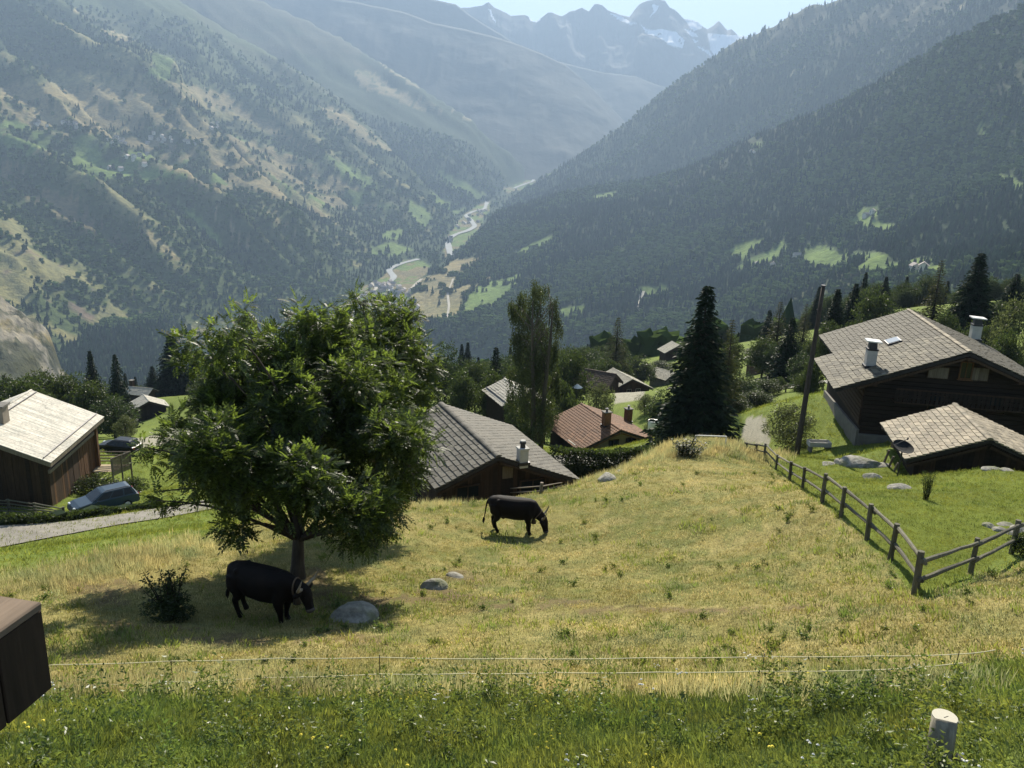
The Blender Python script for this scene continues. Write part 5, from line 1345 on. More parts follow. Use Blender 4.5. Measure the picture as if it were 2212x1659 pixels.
ribbon('track', 'pale track up the meadow slope', [(964,690),(971,663),(966,636),(979,603)], 6, M['track'])
ribbon('track', 'pale track on the right hand slope', [(1376,680),(1385,650),(1388,630)], 11, M['track'])

# ------------------------------------------------------------------ far villages
M['far_wall'] = simple('far_wall', (.62, .58, .50), .9, .1, .1, rnd=.3); M['far_roof'] = simple('far_roof', (.30, .26, .23), .8, .2, .1, rnd=.5)
def tiny_house():
    b = MB(); b.prism([(-4, -5, -3), (4, -5, -3), (4, -5, 5), (0, -5, 8), (-4, -5, 5)], (0, 10, 0), 0)
    for s in (-1, 1): b.prism([(0, -5.6, 8.5), (s * 5, -5.6, 4.75), (s * 5, -5.6, 4.3), (0, -5.6, 8.05)], (0, 11.2, 0), 1)
    for z in (1.2, 3.6):
        for x in (-2, 2): b.box((x, -5.05, z), (1.2, .14, 1.3), mi=2)
    return b.mesh('valley_house', [M['far_wall'], M['far_roof'], M['glass']])
TH_ = tiny_house(); r = np.random.default_rng(77)
def village(n, zones, group, label, sc=1.0):
    k = 0; tries = 0; got = []
    while k < n and tries < 4000:
        tries += 1; cx, cy, rx, ry = zones[r.integers(len(zones))]; x, y = cx + rx * r.normal() * .5, cy + ry * r.normal() * .5
        p = hit(x, y, 900)
        if p is None or any(np.hypot(*(p - q)[:2]) < 13 for q in got): continue
        got.append(p); o = tag(link('valley_house', TH_), label, 'house', group); o.location = Vector(p.tolist()); o.rotation_euler = (0, 0, r.random() * 6.28)
        s = sc * (1.15 + .6 * r.random()); o.scale = (s, s, s); k += 1
village(95, [(800,655,60,22),(855,660,40,30),(770,670,40,20),(880,680,30,16),(830,620,20,14),(870,640,30,25)], 'houses of the valley village', 'tiny house in the village by the river far below')
village(26, [(1010,480,22,14),(1030,460,20,8),(970,520,8,10)], 'houses of the upper valley hamlet', 'tiny house in the upper valley hamlet beyond the river bend', 1.1)
village(52, [(400,308,55,16),(340,300,40,14),(463,275,16,10),(90,268,34,8),(165,270,20,6),(280,350,60,20),(250,305,20,8)], 'houses of the hillside village', 'tiny house in the hillside village on the left slope')
village(2, [(1630,330,10,5)], 'farmhouses in the high right clearing', 'tiny farmhouse in the high clearing of the right slope', 1.1)
village(4, [(1690,575,60,14)], 'farmhouses in the wide right meadow', 'tiny farmhouse in the wide meadow low on the right slope')
village(2, [(1985,585,20,4)], 'farmhouses behind the chalet chimney', 'tiny farmhouse in the bright meadow behind the large chalet')
village(2, [(1880,465,14,6)], 'farmhouses in the right hand clearing', 'tiny farmhouse in the clearing among conifers on the right')

# ------------------------------------------------------------------ rocks
def m_rock():
    k = N('rock'); g = k.geo(); f = k.noise(g, 6, 6, .65); f2 = k.noise(g, 1.6, 4)
    c = k.ramp(f, [(.3, (.13, .125, .105)), (.55, (.27, .255, .21)), (.75, (.40, .38, .32))])
    c = k.mix(c, (.13, .14, .07), k.ramp(f2, [(.52, (0, 0, 0)), (.64, (.75, .75, .75))]))
    return k.pbr(c, .9, k.bump(f, .9, .05), spec=.2)
M['rock'] = m_rock()
def rock_mesh(seed, flat=.7):
    import bmesh
    bm = bmesh.new(); bmesh.ops.create_icosphere(bm, subdivisions=3, radius=1); r = np.random.default_rng(seed)
    v = np.array([x.co[:] for x in bm.verts]); pl = unit(r.normal(size=(16, 3)))
    for p in pl: 
        d = v @ p; c = .62 + .3 * r.random(); v = v - np.maximum(0, d - c)[:, None] * p * .97
    v = v * (1 + .20 * (fbm(v[:, 0] * 1.7 + seed, v[:, 1] * 1.7 + v[:, 2], 4, seed)[:, None] - .5))
    v[:, 2] *= flat; v[:, 2] = np.where(v[:, 2] < -.25, -.25 - (-.25 - v[:, 2]) * .4, v[:, 2])
    for x, c in zip(bm.verts, v): x.co = Vector(c.tolist())
    me = bpy.data.meshes.new('rock'); bm.to_mesh(me); bm.free(); me.materials.append(M['rock'])
    return me
RK = [rock_mesh(s, f) for s, f in ((2, .8), (5, .65), (9, .5), (14, .6))]
def rock(px, py, w, hp, label, i=0, rz=None, group=None):
    p = hit(px, py); d = float(p @ _fw); o = tag(link('rock', RK[i]), label, 'rock', group); ww = w * d / FPX
    o.location = Vector((p[0], p[1], p[2] - .06 * hp * d / FPX)); o.rotation_euler = (0, 0, random.uniform(0, 6) if rz is None else rz); o.scale = (ww / 1.75, ww / 2.1, hp * d / FPX / 1.05)
rock(762, 1338, 104, 62, 'large boulder under the ash tree in front of the black cow', 1, .4)
rock(936, 1270, 58, 34, 'weathered rock half sunk in the dry meadow', 1, .2)
rock(983, 1246, 38, 18, 'small flat stone beside the half sunk rock', 2)
rock(1310, 1037, 52, 28, 'pale rock at meadow edge by the dark hedge', 1)
rock(1345, 1021, 40, 12, 'flat pale stone at meadow edge right of the other rock', 3)
rock(1886, 1034, 48, 24, 'pale boulder in the green lawn', 3, .2)
rock(1944, 1055, 50, 22, 'low layered rock in the green lawn near the scraggly shrub', 2, .3)
GS = 'stones along the top of the lawn'
rock(1792, 1003, 34, 10, 'leftmost flat stone at the lawn top edge', 3, 0, GS); rock(1820, 1001, 42, 18, 'rounded stone left of the long slab', 0, 1, GS)
rock(1862, 1003, 84, 30, 'long stone slab at the lawn top edge below the large chalet', 1, 2.9, GS); rock(1906, 1006, 40, 12, 'small stone right of the long slab', 2, .4, GS)
rock(2077, 1012, 40, 10, 'flat stone under the shed gable', 3, 0, GS); rock(2143, 1014, 40, 12, 'flat stone under right part of the shed', 2, .1, GS); rock(2180, 1018, 34, 8, 'stone at right end of the shed wall foot', 1, 2, GS)
GP = 'pale stones by the right fence'
for px, py, w, hp, lb, i in ((2136,1138,30,14,'pale stone left in the heap by the right fence',1),(2158,1146,32,16,'pale stone in middle of the heap by the right fence',0),(2180,1152,32,14,'pale stone on right side of the heap by the right fence',3),(2172,1134,36,10,'flat dark stone at back of the heap by the right fence',2),(2200,1146,40,16,'stone at right edge of the heap by the right fence',1)): rock(px, py, w, hp, lb, i, None, GP)

# ------------------------------------------------------------------ fences
M['fence'] = m_wood('fence_wood', (.105, .098, .068), .45); M['fence_dark'] = m_wood('fence_wood_dark', (.085, .07, .05), .4)
def rail(b, p, q, r0, r1):
    n = 6; t = np.linspace(0, 1, n)[:, None]; m = p + (q - p) * t; m[1:-1] += rng.normal(size=(n - 2, 3)) * r0 * .10
    b.tube(m, (r0 + (r1 - r0) * t[:, 0]) * (1 + .18 * (rng.random(n) - .5)), 7, jit=.25)
def fence(label, posts, levels, mat, pr=.065, rr=.05, group=None, sag=0.0, extra=None, name='wooden_fence', rails=True):
    """posts: (px, y top, y base); rails fixed to the side of the posts at the given fractions of the height"""
    B = []; 
    for px, yt, yb in posts:
        g = hit(px, yb); d = float(g @ _fw); T = at(px - (yb - yt) * 0, yt, d); B.append((g, max(.35, T[2] - g[2])))
    o = thing(name, label, 'fence', B[0][0], 0, group); o0 = B[0][0]
    for i, (g, h) in enumerate(B):
        p = g - o0; lean = rng.normal(size=2) * .025; b = MB()
        n = 5; t = np.linspace(0, 1, n)[:, None]; m = p + np.array([0, 0, -.35]) + np.array([lean[0], lean[1], h + .35]) * t
        b.tube(m, pr * (1.05 - .1 * t[:, 0]) * (.9 + .25 * rng.random()), 8, jit=.22); b.obj('post', mat, o)
    if rails:
        for i in range(len(B) - 1):
            (g0, h0), (g1, h1) = B[i], B[i + 1]; dv = unit((g1 - g0) * [1, 1, 0]); nn = np.array([dv[1], -dv[0], 0]); nn = nn if nn[1] < 0 else -nn
            for f in levels:
                b = MB(); e = rng.normal() * .02
                p = g0 - o0 + nn * (pr * .75) + np.array([0, 0, h0 * f]) - dv * .12; q = g1 - o0 + nn * (pr * .75) + np.array([0, 0, h1 * f + e]) + dv * .12
                rail(b, p, q, rr, rr * .8); b.obj('rail', mat, o)
    return o
fence('wooden post and rail fence along two sides of the green lawn', [(1977,1180,1284),(1922,1118,1209),(1873,1080,1166),(1816,1043,1117),(1775,1015,1087),(1733,1003,1058),(1706,993,1040),(1676,979,1015),(1651,955,988),(1632,956,981),(1612,954,972)][::-1] + [(2096,1150,1240),(2184,1114,1196),(2300,1072,1150)], (.86, .42), M['fence'], .062, .047)
fence('weathered four rail fence in front of the pale roofed chalet', [(-40,1072,1106),(22,1074,1110),(78,1083,1113),(138,1092,1117)], (.95, .70, .45, .2), M['fence'], .07, .045)
fence('rough old fence of posts and poles by the dark slate chalet', [(893,1050,1094),(934,1060,1092),(962,1062,1090),(1011,1055,1084),(1043,1049,1082),(1086,1050,1074),(1168,1039,1066),(1230,1036,1050)], (.75, .35), M['wood_grey'], .065, .03)
fence('small dark fence along the pale path near the leaning pole', [(1682,832,849),(1697,831,847),(1716,829,846),(1738,828,844),(1757,826,842),(1778,824,840)], (.9, .5), M['fence_dark'], .08, .06)
fence('little fence on the lawn left of the terracotta house', [(1192,925,938),(1204,926,940),(1216,927,941),(1228,929,943)], (.8, .4), M['fence_dark'], .08, .05)
g = hit(1011, 1082); o = tag(MB().box((0, 0, 0), (.42, .03, .16), bev=.01).obj('wooden_board', M['wood_grey']), 'small blank grey board on the rough old fence', 'board'); o.location = Vector((g[0] - .15, g[1] - .1, g[2] + .52))

# leaning pole
g = ground(1720, 47, 985); T = at(1779, 617, 47); b = MB(); t = np.linspace(0, 1, 7)[:, None]; e = T - g
o = thing('utility_pole', 'tall leaning bare wooden pole beside the fruit tree', 'pole', g)
b.tube(np.array([0, 0, -.6]) * (1 - t) + e * t, .165 - .06 * t[:, 0], 12, jit=.06); b.obj('shaft', M['bark_dark'], o, True)
MB().tube([e + [0, 0, -.05], e + [0, 0, .03]], [.135, .13], 12).obj('pole_cap', M['metal_dark'], o)
MB().tube([e * .86 + [-.2, 0, 0], e * .86 + [.2, 0, 0]], .02, 6).obj('bracket', M['metal_dark'], o)

# bottom right round post
g = hit(2024, 1670); d = float(g @ _fw); T = at(2041, 1548, d); hh = T[2] - g[2]; lx_, ly_ = (T - g)[0] / hh, (T - g)[1] / hh
o = thing('round_post', 'pale round wooden post with flat sawn top in the grass at lower right', 'post', g); rad = 25.5 * d / FPX
n = 26; b = MB(); zs = [-.4, .0, hh * .3, hh * .6, hh - .012]; b.tube([(lx_ * z, ly_ * z, z) for z in zs], [rad * 1.04, rad * 1.03, rad * 1.0, rad * 1.02, rad], n, jit=.05); 
k = N('post_wood'); v = k.coord('Object', (22, 22, 1.0)); f = k.noise(v, 1, 6, .7); M['post_wood'] = k.pbr(k.ramp(f, [(.3, (.12, .105, .075)), (.7, (.30, .27, .20))]), .9, k.bump(f, .8, .01), spec=.15)
b.obj('shaft', M['post_wood'], o, True)
k = N('sawn_top'); w = k.n('TexWave', {'wave_type': 'RINGS', 'rings_direction': 'Z'}, Vector=k.coord('Object'), Scale=26, Distortion=2.5, Detail=3).outputs[0]
M['sawn'] = k.pbr(k.ramp(w, [(.2, (.42, .38, .28)), (.8, (.60, .56, .44))]), .85)
ang = np.arange(n) * 2 * math.pi / n; tp_ = [(lx_ * hh + math.cos(a) * rad, ly_ * hh + math.sin(a) * rad, hh - .015) for a in ang]
MB().prism(tp_, (0, 0, .02)).obj('sawn_top', M['sawn'], o)
MB().box((lx_ * hh + .005, ly_ * hh - .01, hh + .004), (rad * .5, .006, .004), rot=np.array(Matrix.Rotation(.4, 3, 'Z'))).obj('crack', M['wood_black'], o)
MB().tube([(rad * .9 + lx_ * hh * .42, -.02, hh * .42), (rad * 1.35 + lx_ * hh * .42, -.05, hh * .40)], [.035, .02], 7).obj('branch_stub', M['post_wood'], o)

# electric fence across the meadow
def wirepts(l, d): return [at(x, y, dd) for (x, y), dd in zip(l, d)]
UP = [(60,1438),(115,1436),(370,1428),(600,1422),(820,1420),(1100,1423),(1400,1421),(1650,1418),(1900,1417),(2070,1413),(2150,1404)]
LO = [(60,1485),(115,1482),(370,1473),(575,1464),(820,1456),(1000,1455),(1200,1453),(1420,1452),(1640,1450),(1900,1447),(2080,1432)]
k = N('fence_tape'); M['tape'] = k.pbr((.78, .70, .42), .6)
pu = np.array(wirepts(UP, [10.9] * len(UP))); pl = np.array(wirepts(LO, [10.6] * len(LO)))
g0 = np.array([pu[0][0], pu[0][1], float(Hz(pu[0][0], pu[0][1]))]); o = thing('electric_fence', 'two strand white electric fence tape across the meadow on thin stakes', 'fence', g0)
for P_, nm in ((pu, 'upper'), (pl, 'lower')):
    q = []
    for i in range(len(P_) - 1):
        for t in np.linspace(0, 1, 5)[:-1]: q.append(P_[i] + (P_[i + 1] - P_[i]) * t - np.array([0, 0, .012 * 4 * t * (1 - t)]))
    q.append(P_[-1]); MB().tube(np.array(q) - g0, .0058, 5).obj('tape', M['tape'], o)
for i in (2, 4, 7, 9):
    p = pu[i]; z0 = float(Hz(p[0], p[1])); MB().tube([(p[0] - g0[0], p[1] - g0[1] - .01, z0 - g0[2] - .2), (p[0] - g0[0], p[1] - g0[1] - .01, p[2] - g0[2] + .05)], .006, 6).obj('stake', M['metal_dark'], o)
for i in (3, 6, 8):
    p = pl[i]; z0 = float(Hz(p[0], p[1])); MB().tube([(p[0] - g0[0], p[1] - g0[1] - .01, z0 - g0[2] - .2), (p[0] - g0[0], p[1] - g0[1] - .01, p[2] - g0[2] + .03)], .006, 6).obj('stake', M['metal_dark'], o)

# dark wooden box at the left edge
c1 = at(90, 1297, 2.6); c2 = at(0, 1360, 2.6 * 1); z1 = c1[2]
def on_z(px, py, z): D = dirs(np.float64(px), np.float64(py)); return D * z / D[2]
c2 = on_z(0, 1360, z1); c3 = on_z(0, 1285, z1); dv = unit((c2 - c1) * [1, 1, 0]); dl = unit((c3 - c1) * [1, 1, 0]); dl = unit(dl - dv * (dl @ dv))
b1 = at(115, 1485, float(c1 @ _fw) * 1.0); hgt_ = z1 - plane_hit(115, 1485, c1, np.array([1.0, 0, 0]))[2]
W_, D_ = 1.5, 1.7; A = np.stack([-dl, -dv, np.array([0, 0, 1.0])], 1); yaw_ = math.atan2(-dl[1], -dl[0])
mid = c1 + dl * W_ / 2 + dv * D_ / 2
o = thing('balcony_box', 'dark wooden plank box with weathered top at the left edge', 'wooden box', (mid[0], mid[1], z1 - hgt_), yaw_)
M['box_wood'] = m_wood('box_wood', (.028, .018, .011), .5); M['box_top'] = m_wood('box_top', (.17, .125, .085), .5, .8, 1)
nb = 9
for i in range(nb): MB().box((W_ / 2 - .011, -D_ / 2 + (i + .5) * D_ / nb, (hgt_ - .03) / 2), (.022, D_ / nb - .006, hgt_ - .03), bev=.004).obj('side_board', M['box_wood'], o)
for i in range(8): MB().box((-W_ / 2 + (i + .5) * W_ / 8, D_ / 2 - .011, (hgt_ - .03) / 2), (W_ / 8 - .006, .022, hgt_ - .03), bev=.004).obj('front_board', M['box_wood'], o)
MB().box((-.015, -.015, (hgt_ - .03) / 2), (W_ - .06, D_ - .06, hgt_ - .04)).obj('box_body', M['box_wood'], o)
for i in range(6): MB().box((0, D_ / 2 - (i + .5) * D_ / 6, hgt_ - .014), (W_ + .01, D_ / 6 - .01, .028), bev=.005).obj('top_board', M['box_top'], o)
for sx in (-.5,): MB().box((-W_ / 2 + .15, sx, -1.6), (.14, .14, 3.6)).obj('support', M['box_wood'], o)

# ------------------------------------------------------------------ wooden deck beside the left chalet
Np, a_, b_, g_, yaw, h = loc_frame('A'); L, Wl, Wr, tp, wh = HOUSE['A'][4:]
pw = plane_hit(200, 1019, Np + b_ * (Wr - .50), b_); zf = pw[2] + .12
q = [pw, on_z(243, 1019, zf), on_z(283, 1003, zf), plane_hit(200, 1003, Np + b_ * (Wr - .50), b_)]; q[3] = on_z(201, 1003, zf)
o0 = np.array([pw[0], pw[1], float(Hz(pw[0], pw[1]))]); o = thing('wooden_deck', 'sunlit wooden deck with railing beside the pale roofed chalet', 'deck', o0)
Q = [np.array(p) - o0 for p in q]; nb = 10; print('deck', np.round(q, 2).tolist(), [round(float(Hz(p[0], p[1])), 2) for p in q])
for i in range(nb):
    t0, t1 = i / nb + .004, (i + 1) / nb - .004
    A0, A1 = Q[0] + (Q[3] - Q[0]) * t0, Q[0] + (Q[3] - Q[0]) * t1; B0, B1 = Q[1] + (Q[2] - Q[1]) * t0, Q[1] + (Q[2] - Q[1]) * t1
    MB().prism([A0, B0, B1, A1], (0, 0, -.05)).obj('floor_board', M['wood_pale'], o)
for p in (Q[1], Q[2], (Q[1] + Q[2]) / 2, Q[3]): MB().tube([(p[0], p[1], p[2] - 2.2), (p[0], p[1], p[2] + 1.0)], .06, 6).obj('post', M['wood_grey'], o)
for s, e in ((Q[3], Q[2]), (Q[2], Q[1])):
    for f in (.95, .7, .48, .26) if s is Q[3] else (.97,):
        MB().tube([s + [0, 0, f], e + [0, 0, f]], .045, 6).obj('rail', M['wood_grey'], o)
for i in range(18):
    p = Q[2] + (Q[1] - Q[2]) * i / 17; MB().box((p[0], p[1], p[2] + .30), (.05, .05, 1.25)).obj('baluster', M['wood_grey'], o)

# ------------------------------------------------------------------ cars
def car(label, paint, loc, rz, sc=.8):
    o = thing('parked_car', label, 'car', loc, rz); o.scale = (sc,) * 3; pt = N('car_paint_' + label[:4]).pbr(paint, .4, metal=.0, spec=.3, Coat_Weight=.15)
    W2 = .86; prof = [(-2.12, .34), (-2.2, .6), (-2.16, .92), (-2.0, 1.0), (.98, 1.0), (1.75, .90), (2.08, .76), (2.18, .55), (2.12, .32)]
    b = MB(); n = len(prof); secs = [(-W2, .9, .02), (-W2 + .07, 1.0, 0), (W2 - .07, 1.0, 0), (W2, .9, .02)]; V = []
    for y, s, dz in secs:
        for x, z in prof: V.append((x * (.99 if s < 1 else 1), y, .62 + (z - .62) * s))
    f = [(i * n + j, i * n + (j + 1) % n, (i + 1) * n + (j + 1) % n, (i + 1) * n + j) for i in range(3) for j in range(n)] + [tuple(range(n))[::-1], tuple(range(3 * n, 4 * n))]
    b.add(V, [q_[::-1] for q_ in f]); b.obj('body', pt, o)
    B_, T_ = [(-2.02, .80), (.98, .80)], [(-1.72, .62), (.18, .62)]; zb, zt_ = .99, 1.50
    cv = [(B_[0][0], -.80, zb), (B_[1][0], -.80, zb), (B_[1][0], .80, zb), (B_[0][0], .80, zb), (T_[0][0], -.62, zt_), (T_[1][0], -.62, zt_), (T_[1][0], .62, zt_), (T_[0][0], .62, zt_)]
    cb = MB().add(cv, [(0, 3, 2, 1), (4, 5, 6, 7), (0, 1, 5, 4), (1, 2, 6, 5), (2, 3, 7, 6), (3, 0, 4, 7)]).obj('cabin', pt, o)
    MB().add([(-1.70, -.60, 1.502), (.16, -.60, 1.502), (.16, .60, 1.502), (-1.70, .60, 1.502), (-1.5, -.45, 1.55), (-.05, -.45, 1.55), (-.05, .45, 1.55), (-1.5, .45, 1.55)], [(4, 5, 6, 7), (0, 1, 5, 4), (1, 2, 6, 5), (2, 3, 7, 6), (3, 0, 4, 7)]).obj('roof_panel', pt, o)
    def P3(u, v, s):   # on the cabin side
        x0 = B_[0][0] + (T_[0][0] - B_[0][0]) * v; x1 = B_[1][0] + (T_[1][0] - B_[1][0]) * v
        return np.array([x0 + (x1 - x0) * u, s * (.80 - .18 * v + .006), zb + (zt_ - zb) * v])
    for s in (-1, 1):
        for u0, u1 in ((.06, .27), (.30, .60), (.63, .92)):
            p4 = [P3(u0, .10, s), P3(u1, .10, s), P3(u1 - (.02 if u1 < .9 else .03), .88, s), P3(u0 + .0, .88, s)]
            MB().prism(p4, (0, s * .012, 0)).obj('side_window', M['glass'], o)
    for xa, xb, sg in ((B_[1][0], T_[1][0], 1), (B_[0][0], T_[0][0], -1)):
        p4 = [(xa + (xb - xa) * v + sg * .006, y * (.80 - .18 * v) / .8, zb + (zt_ - zb) * v) for v, y in ((.08, -.70), (.08, .70), (.9, .70), (.9, -.70))]
        MB().prism(p4, (sg * .012, 0, .004)).obj('windscreen', M['glass'], o)
    for x in (-1.32, 1.36):
        for s in (-1, 1):
            w = MB().tube([(x, s * .70, .32), (x, s * .885, .32)], [.32, .32], 18).obj('wheel', M['tyre'], o)
            MB().tube([(x, s * .88, .32), (x, s * .90, .32)], [.20, .19], 12).obj('rim', M['metal_white'], w)
    for s in (-1, 1):
        MB().box((2.06, s * .62, .74), (.16, .34, .13), bev=.03).obj('headlight', M['lamp'], o); MB().box((-2.17, s * .70, .84), (.08, .20, .24), bev=.02).obj('tail_light', M['tail'], o)
        MB().tube([(-1.6, s * .58, 1.56), (.0, s * .58, 1.56)], .022, 6).obj('roof_rail', M['metal_dark'], o)
        MB().box((.62, s * .93, 1.04), (.12, .16, .12), bev=.03).obj('mirror', pt, o)
    MB().box((2.16, 0, .44), (.10, 1.5, .18), bev=.03).obj('bumper', M['metal_dark'], o); MB().box((-2.19, 0, .48), (.10, 1.5, .2), bev=.03).obj('bumper', M['metal_dark'], o)
M['tyre'] = simple('tyre', (.02, .02, .02), .9); M['lamp'] = N('lamp_glass').pbr((.6, .62, .62), .1, spec=.7); M['tail'] = N('tail_glass').pbr((.30, .02, .02), .15, spec=.6)
g = ground(226, 47.5, 1100); car('silver blue estate car parked behind the low ragged hedge', (.03, .052, .075), g + [0, 0, .02], R(222))
g = ground(258, 68, 980); car('dark car parked beyond the wooden deck', (.012, .013, .015), g + [0, 0, .02], R(170))

# ------------------------------------------------------------------ odds and ends in the village
d = 37.0; c = at(1952, 964, 35.6); nrm = unit(np.array([.1, -.35, .9])); g = np.array([c[0], c[1], float(Hz(c[0], c[1]))])
o = thing('satellite_dish', 'round dark dish standing at left corner of the low shed', 'satellite dish', g); cc = c - g
V = []; n = 24; ux = unit(np.cross(nrm, [0, 1, 0])); uy = np.cross(nrm, ux); b = MB(); rings = [(0, -.10), (.2, -.085), (.36, -.04), (.44, 0)]
for rr_i, dz in rings: V += [cc + ux * math.cos(a) * rr_i + uy * math.sin(a) * rr_i + nrm * dz for a in np.arange(n) * 2 * math.pi / n]
nv = len(V); V += [v - nrm * .02 for v in V]
f = [(i * n + j, i * n + (j + 1) % n, (i + 1) * n + (j + 1) % n, (i + 1) * n + j) for i in range(3) for j in range(n)]; f += [tuple(x + nv for x in q[::-1]) for q in f] + [(3 * n + j, 3 * n + (j + 1) % n, nv + 3 * n + (j + 1) % n, nv + 3 * n + j) for j in range(n)]
b.add(V, f); b.obj('dish', simple('dish_black', (.012,.012,.012), .9), o); MB().tube([(0, .1, -.3), (0, .05, cc[2] - .1)], .035, 8).obj('mast', M['metal_dark'], o)
MB().tube([cc + ux * .4, cc + nrm * .42], .012, 6).tube([cc + nrm * .38, cc + nrm * .48], .035, 8).obj('receiver_arm', M['metal_dark'], o)
g = ground(1774, 50, 925); o = thing('water_trough', 'pale water trough on legs at corner of the large chalet', 'trough', g)
b = MB(); b.box((0, 0, .32), (1.3, .6, .06)).box((0, -.28, .45), (1.3, .05, .26)).box((0, .28, .45), (1.3, .05, .26)).box((-.63, 0, .45), (.05, .52, .26)).box((.63, 0, .45), (.05, .52, .26)); b.obj('basin', M['plaster'], o)
for x in (-.5, .5): MB().box((x, 0, .1), (.12, .5, .40)).obj('leg', M['plaster_grey'], o)
g = ground(1410, 70, 930); T = at(1412, 908, 70); hh = T[2] - g[2]; o = thing('white_barrel', 'white round water barrel on a stand in bushes by the terracotta house', 'barrel', g)
MB().tube([(0, 0, hh - .75), (0, 0, hh - .7), (0, 0, hh - .1), (0, 0, hh)], [.40, .44, .44, .40], 16).obj('barrel', M['metal_white'], o, True); MB().tube([(0, 0, hh + .0), (0, 0, hh + .07)], [.48, .44], 16).obj('lid', M['metal_white'], o)
for x, y in ((-.3, -.3), (.3, -.3), (.3, .3), (-.3, .3)): MB().tube([(x, y, -.4), (x, y, hh - .72)], .05, 6).obj('leg', M['wood_grey'], o)
p0 = hit(378, 940); o = thing('stone_wall', 'low stone wall with pale coping on the grass beyond the deck', 'wall', p0); e = (hit(470, 928) - p0); an = math.atan2(e[1], e[0]); Lw = np.linalg.norm(e[:2])
wlo = MB().box((e[0] / 2, e[1] / 2, .25 + e[2] / 2), (Lw, .45, 1.3), rot=np.array(Matrix.Rotation(an, 3, 'Z'))).obj('wall_face', M['plaster_tan'], o)
for i in range(7):
    t = (i + .5) / 7; MB().box((e[0] * t, e[1] * t, .97 + e[2] / 2), (Lw / 7 - .05, 1.1, .14), rot=np.array(Matrix.Rotation(an, 3, 'Z')), bev=.03).obj('coping_stone', M['paving'], o)
g = hit(1534, 963); o = thing('metal_rail', 'small white metal rail at the foot of the tall spruce', 'rail', g)
for x in (-.8, .8): MB().tube([(x, 0, -.2), (x, 0, .55)], .03, 6).obj('leg', M['metal_white'], o)
MB().tube([(-.8, 0, .55), (.8, 0, .55)], .03, 6).obj('top_bar', M['metal_white'], o)
g = hit(1255, 826, 60); 
o = thing('parasol', 'small white garden parasol below the dark brown roof', 'parasol', ground(1246, 112, 850)); T = at(1243, 827, 112); hz_ = T[2] - o.location.z
b = MB(); n = 8; ring = [(0.75 * math.cos(a), 0.75 * math.sin(a), hz_ - .5) for a in np.arange(n) * 2 * math.pi / n]; b.add(ring + [(0, 0, hz_), (0, 0, hz_ - .06)], [(i, (i + 1) % n, n) for i in range(n)] + [((i + 1) % n, i, n + 1) for i in range(n)]); b.obj('canopy', M['metal_white'], o)
MB().tube([(0, 0, -.2), (0, 0, hz_)], .04, 6).obj('pole', M['metal_dark'], o)
# ------------------------------------------------------------------ cows
def loft(b, secs, n=16):
    """secs: centre, direction, half width (y), half height"""
    V = []
    for c, dv, w, hh in secs:
        dv = unit(np.asarray(dv, float)); sd = np.array([0, 1.0, 0]); up_ = unit(np.cross(dv, sd)) 
        for a in np.arange(n) * 2 * math.pi / n: V.append(np.asarray(c) + sd * math.copysign(abs(math.cos(a)) ** .90, math.cos(a)) * w + up_ * math.copysign(abs(math.sin(a)) ** .90, math.sin(a)) * hh)
    m = len(secs); f = [(i * n + j, (i + 1) * n + j, (i + 1) * n + (j + 1) % n, i * n + (j + 1) % n) for i in range(m - 1) for j in range(n)]
    f += [tuple(range(n)), tuple(range((m - 1) * n, m * n))[::-1]]
    b.add(V, f)
def m_cow():
    k = N('cow_coat'); v = k.coord('Object'); f = k.noise(v, 3, 4); f2 = k.noise(k.coord('Object', (60, 60, 14)), 1, 4, .6)
    c = k.ramp(f, [(.35, (.004, .0035, .0033)), (.75, (.012, .008, .006))])
    return k.pbr(c, .7, k.bump(f2, .5, .012), spec=.12)
M['cow'] = m_cow(); M['horn'] = simple('horn', (.20, .17, .12), .5, .4, 6); M['strap'] = simple('strap', (.10, .07, .045), .7); M['bell'] = simple('bell', (.06, .05, .04), .45, .3, 8, 0, .6); M['hoof'] = simple('hoof', (.03, .027, .024), .6); M['eye'] = N('eye').pbr((.01, .008, .006), .1)
M['muzzle'] = simple('muzzle', (.07, .058, .05), .6, .3, 9)
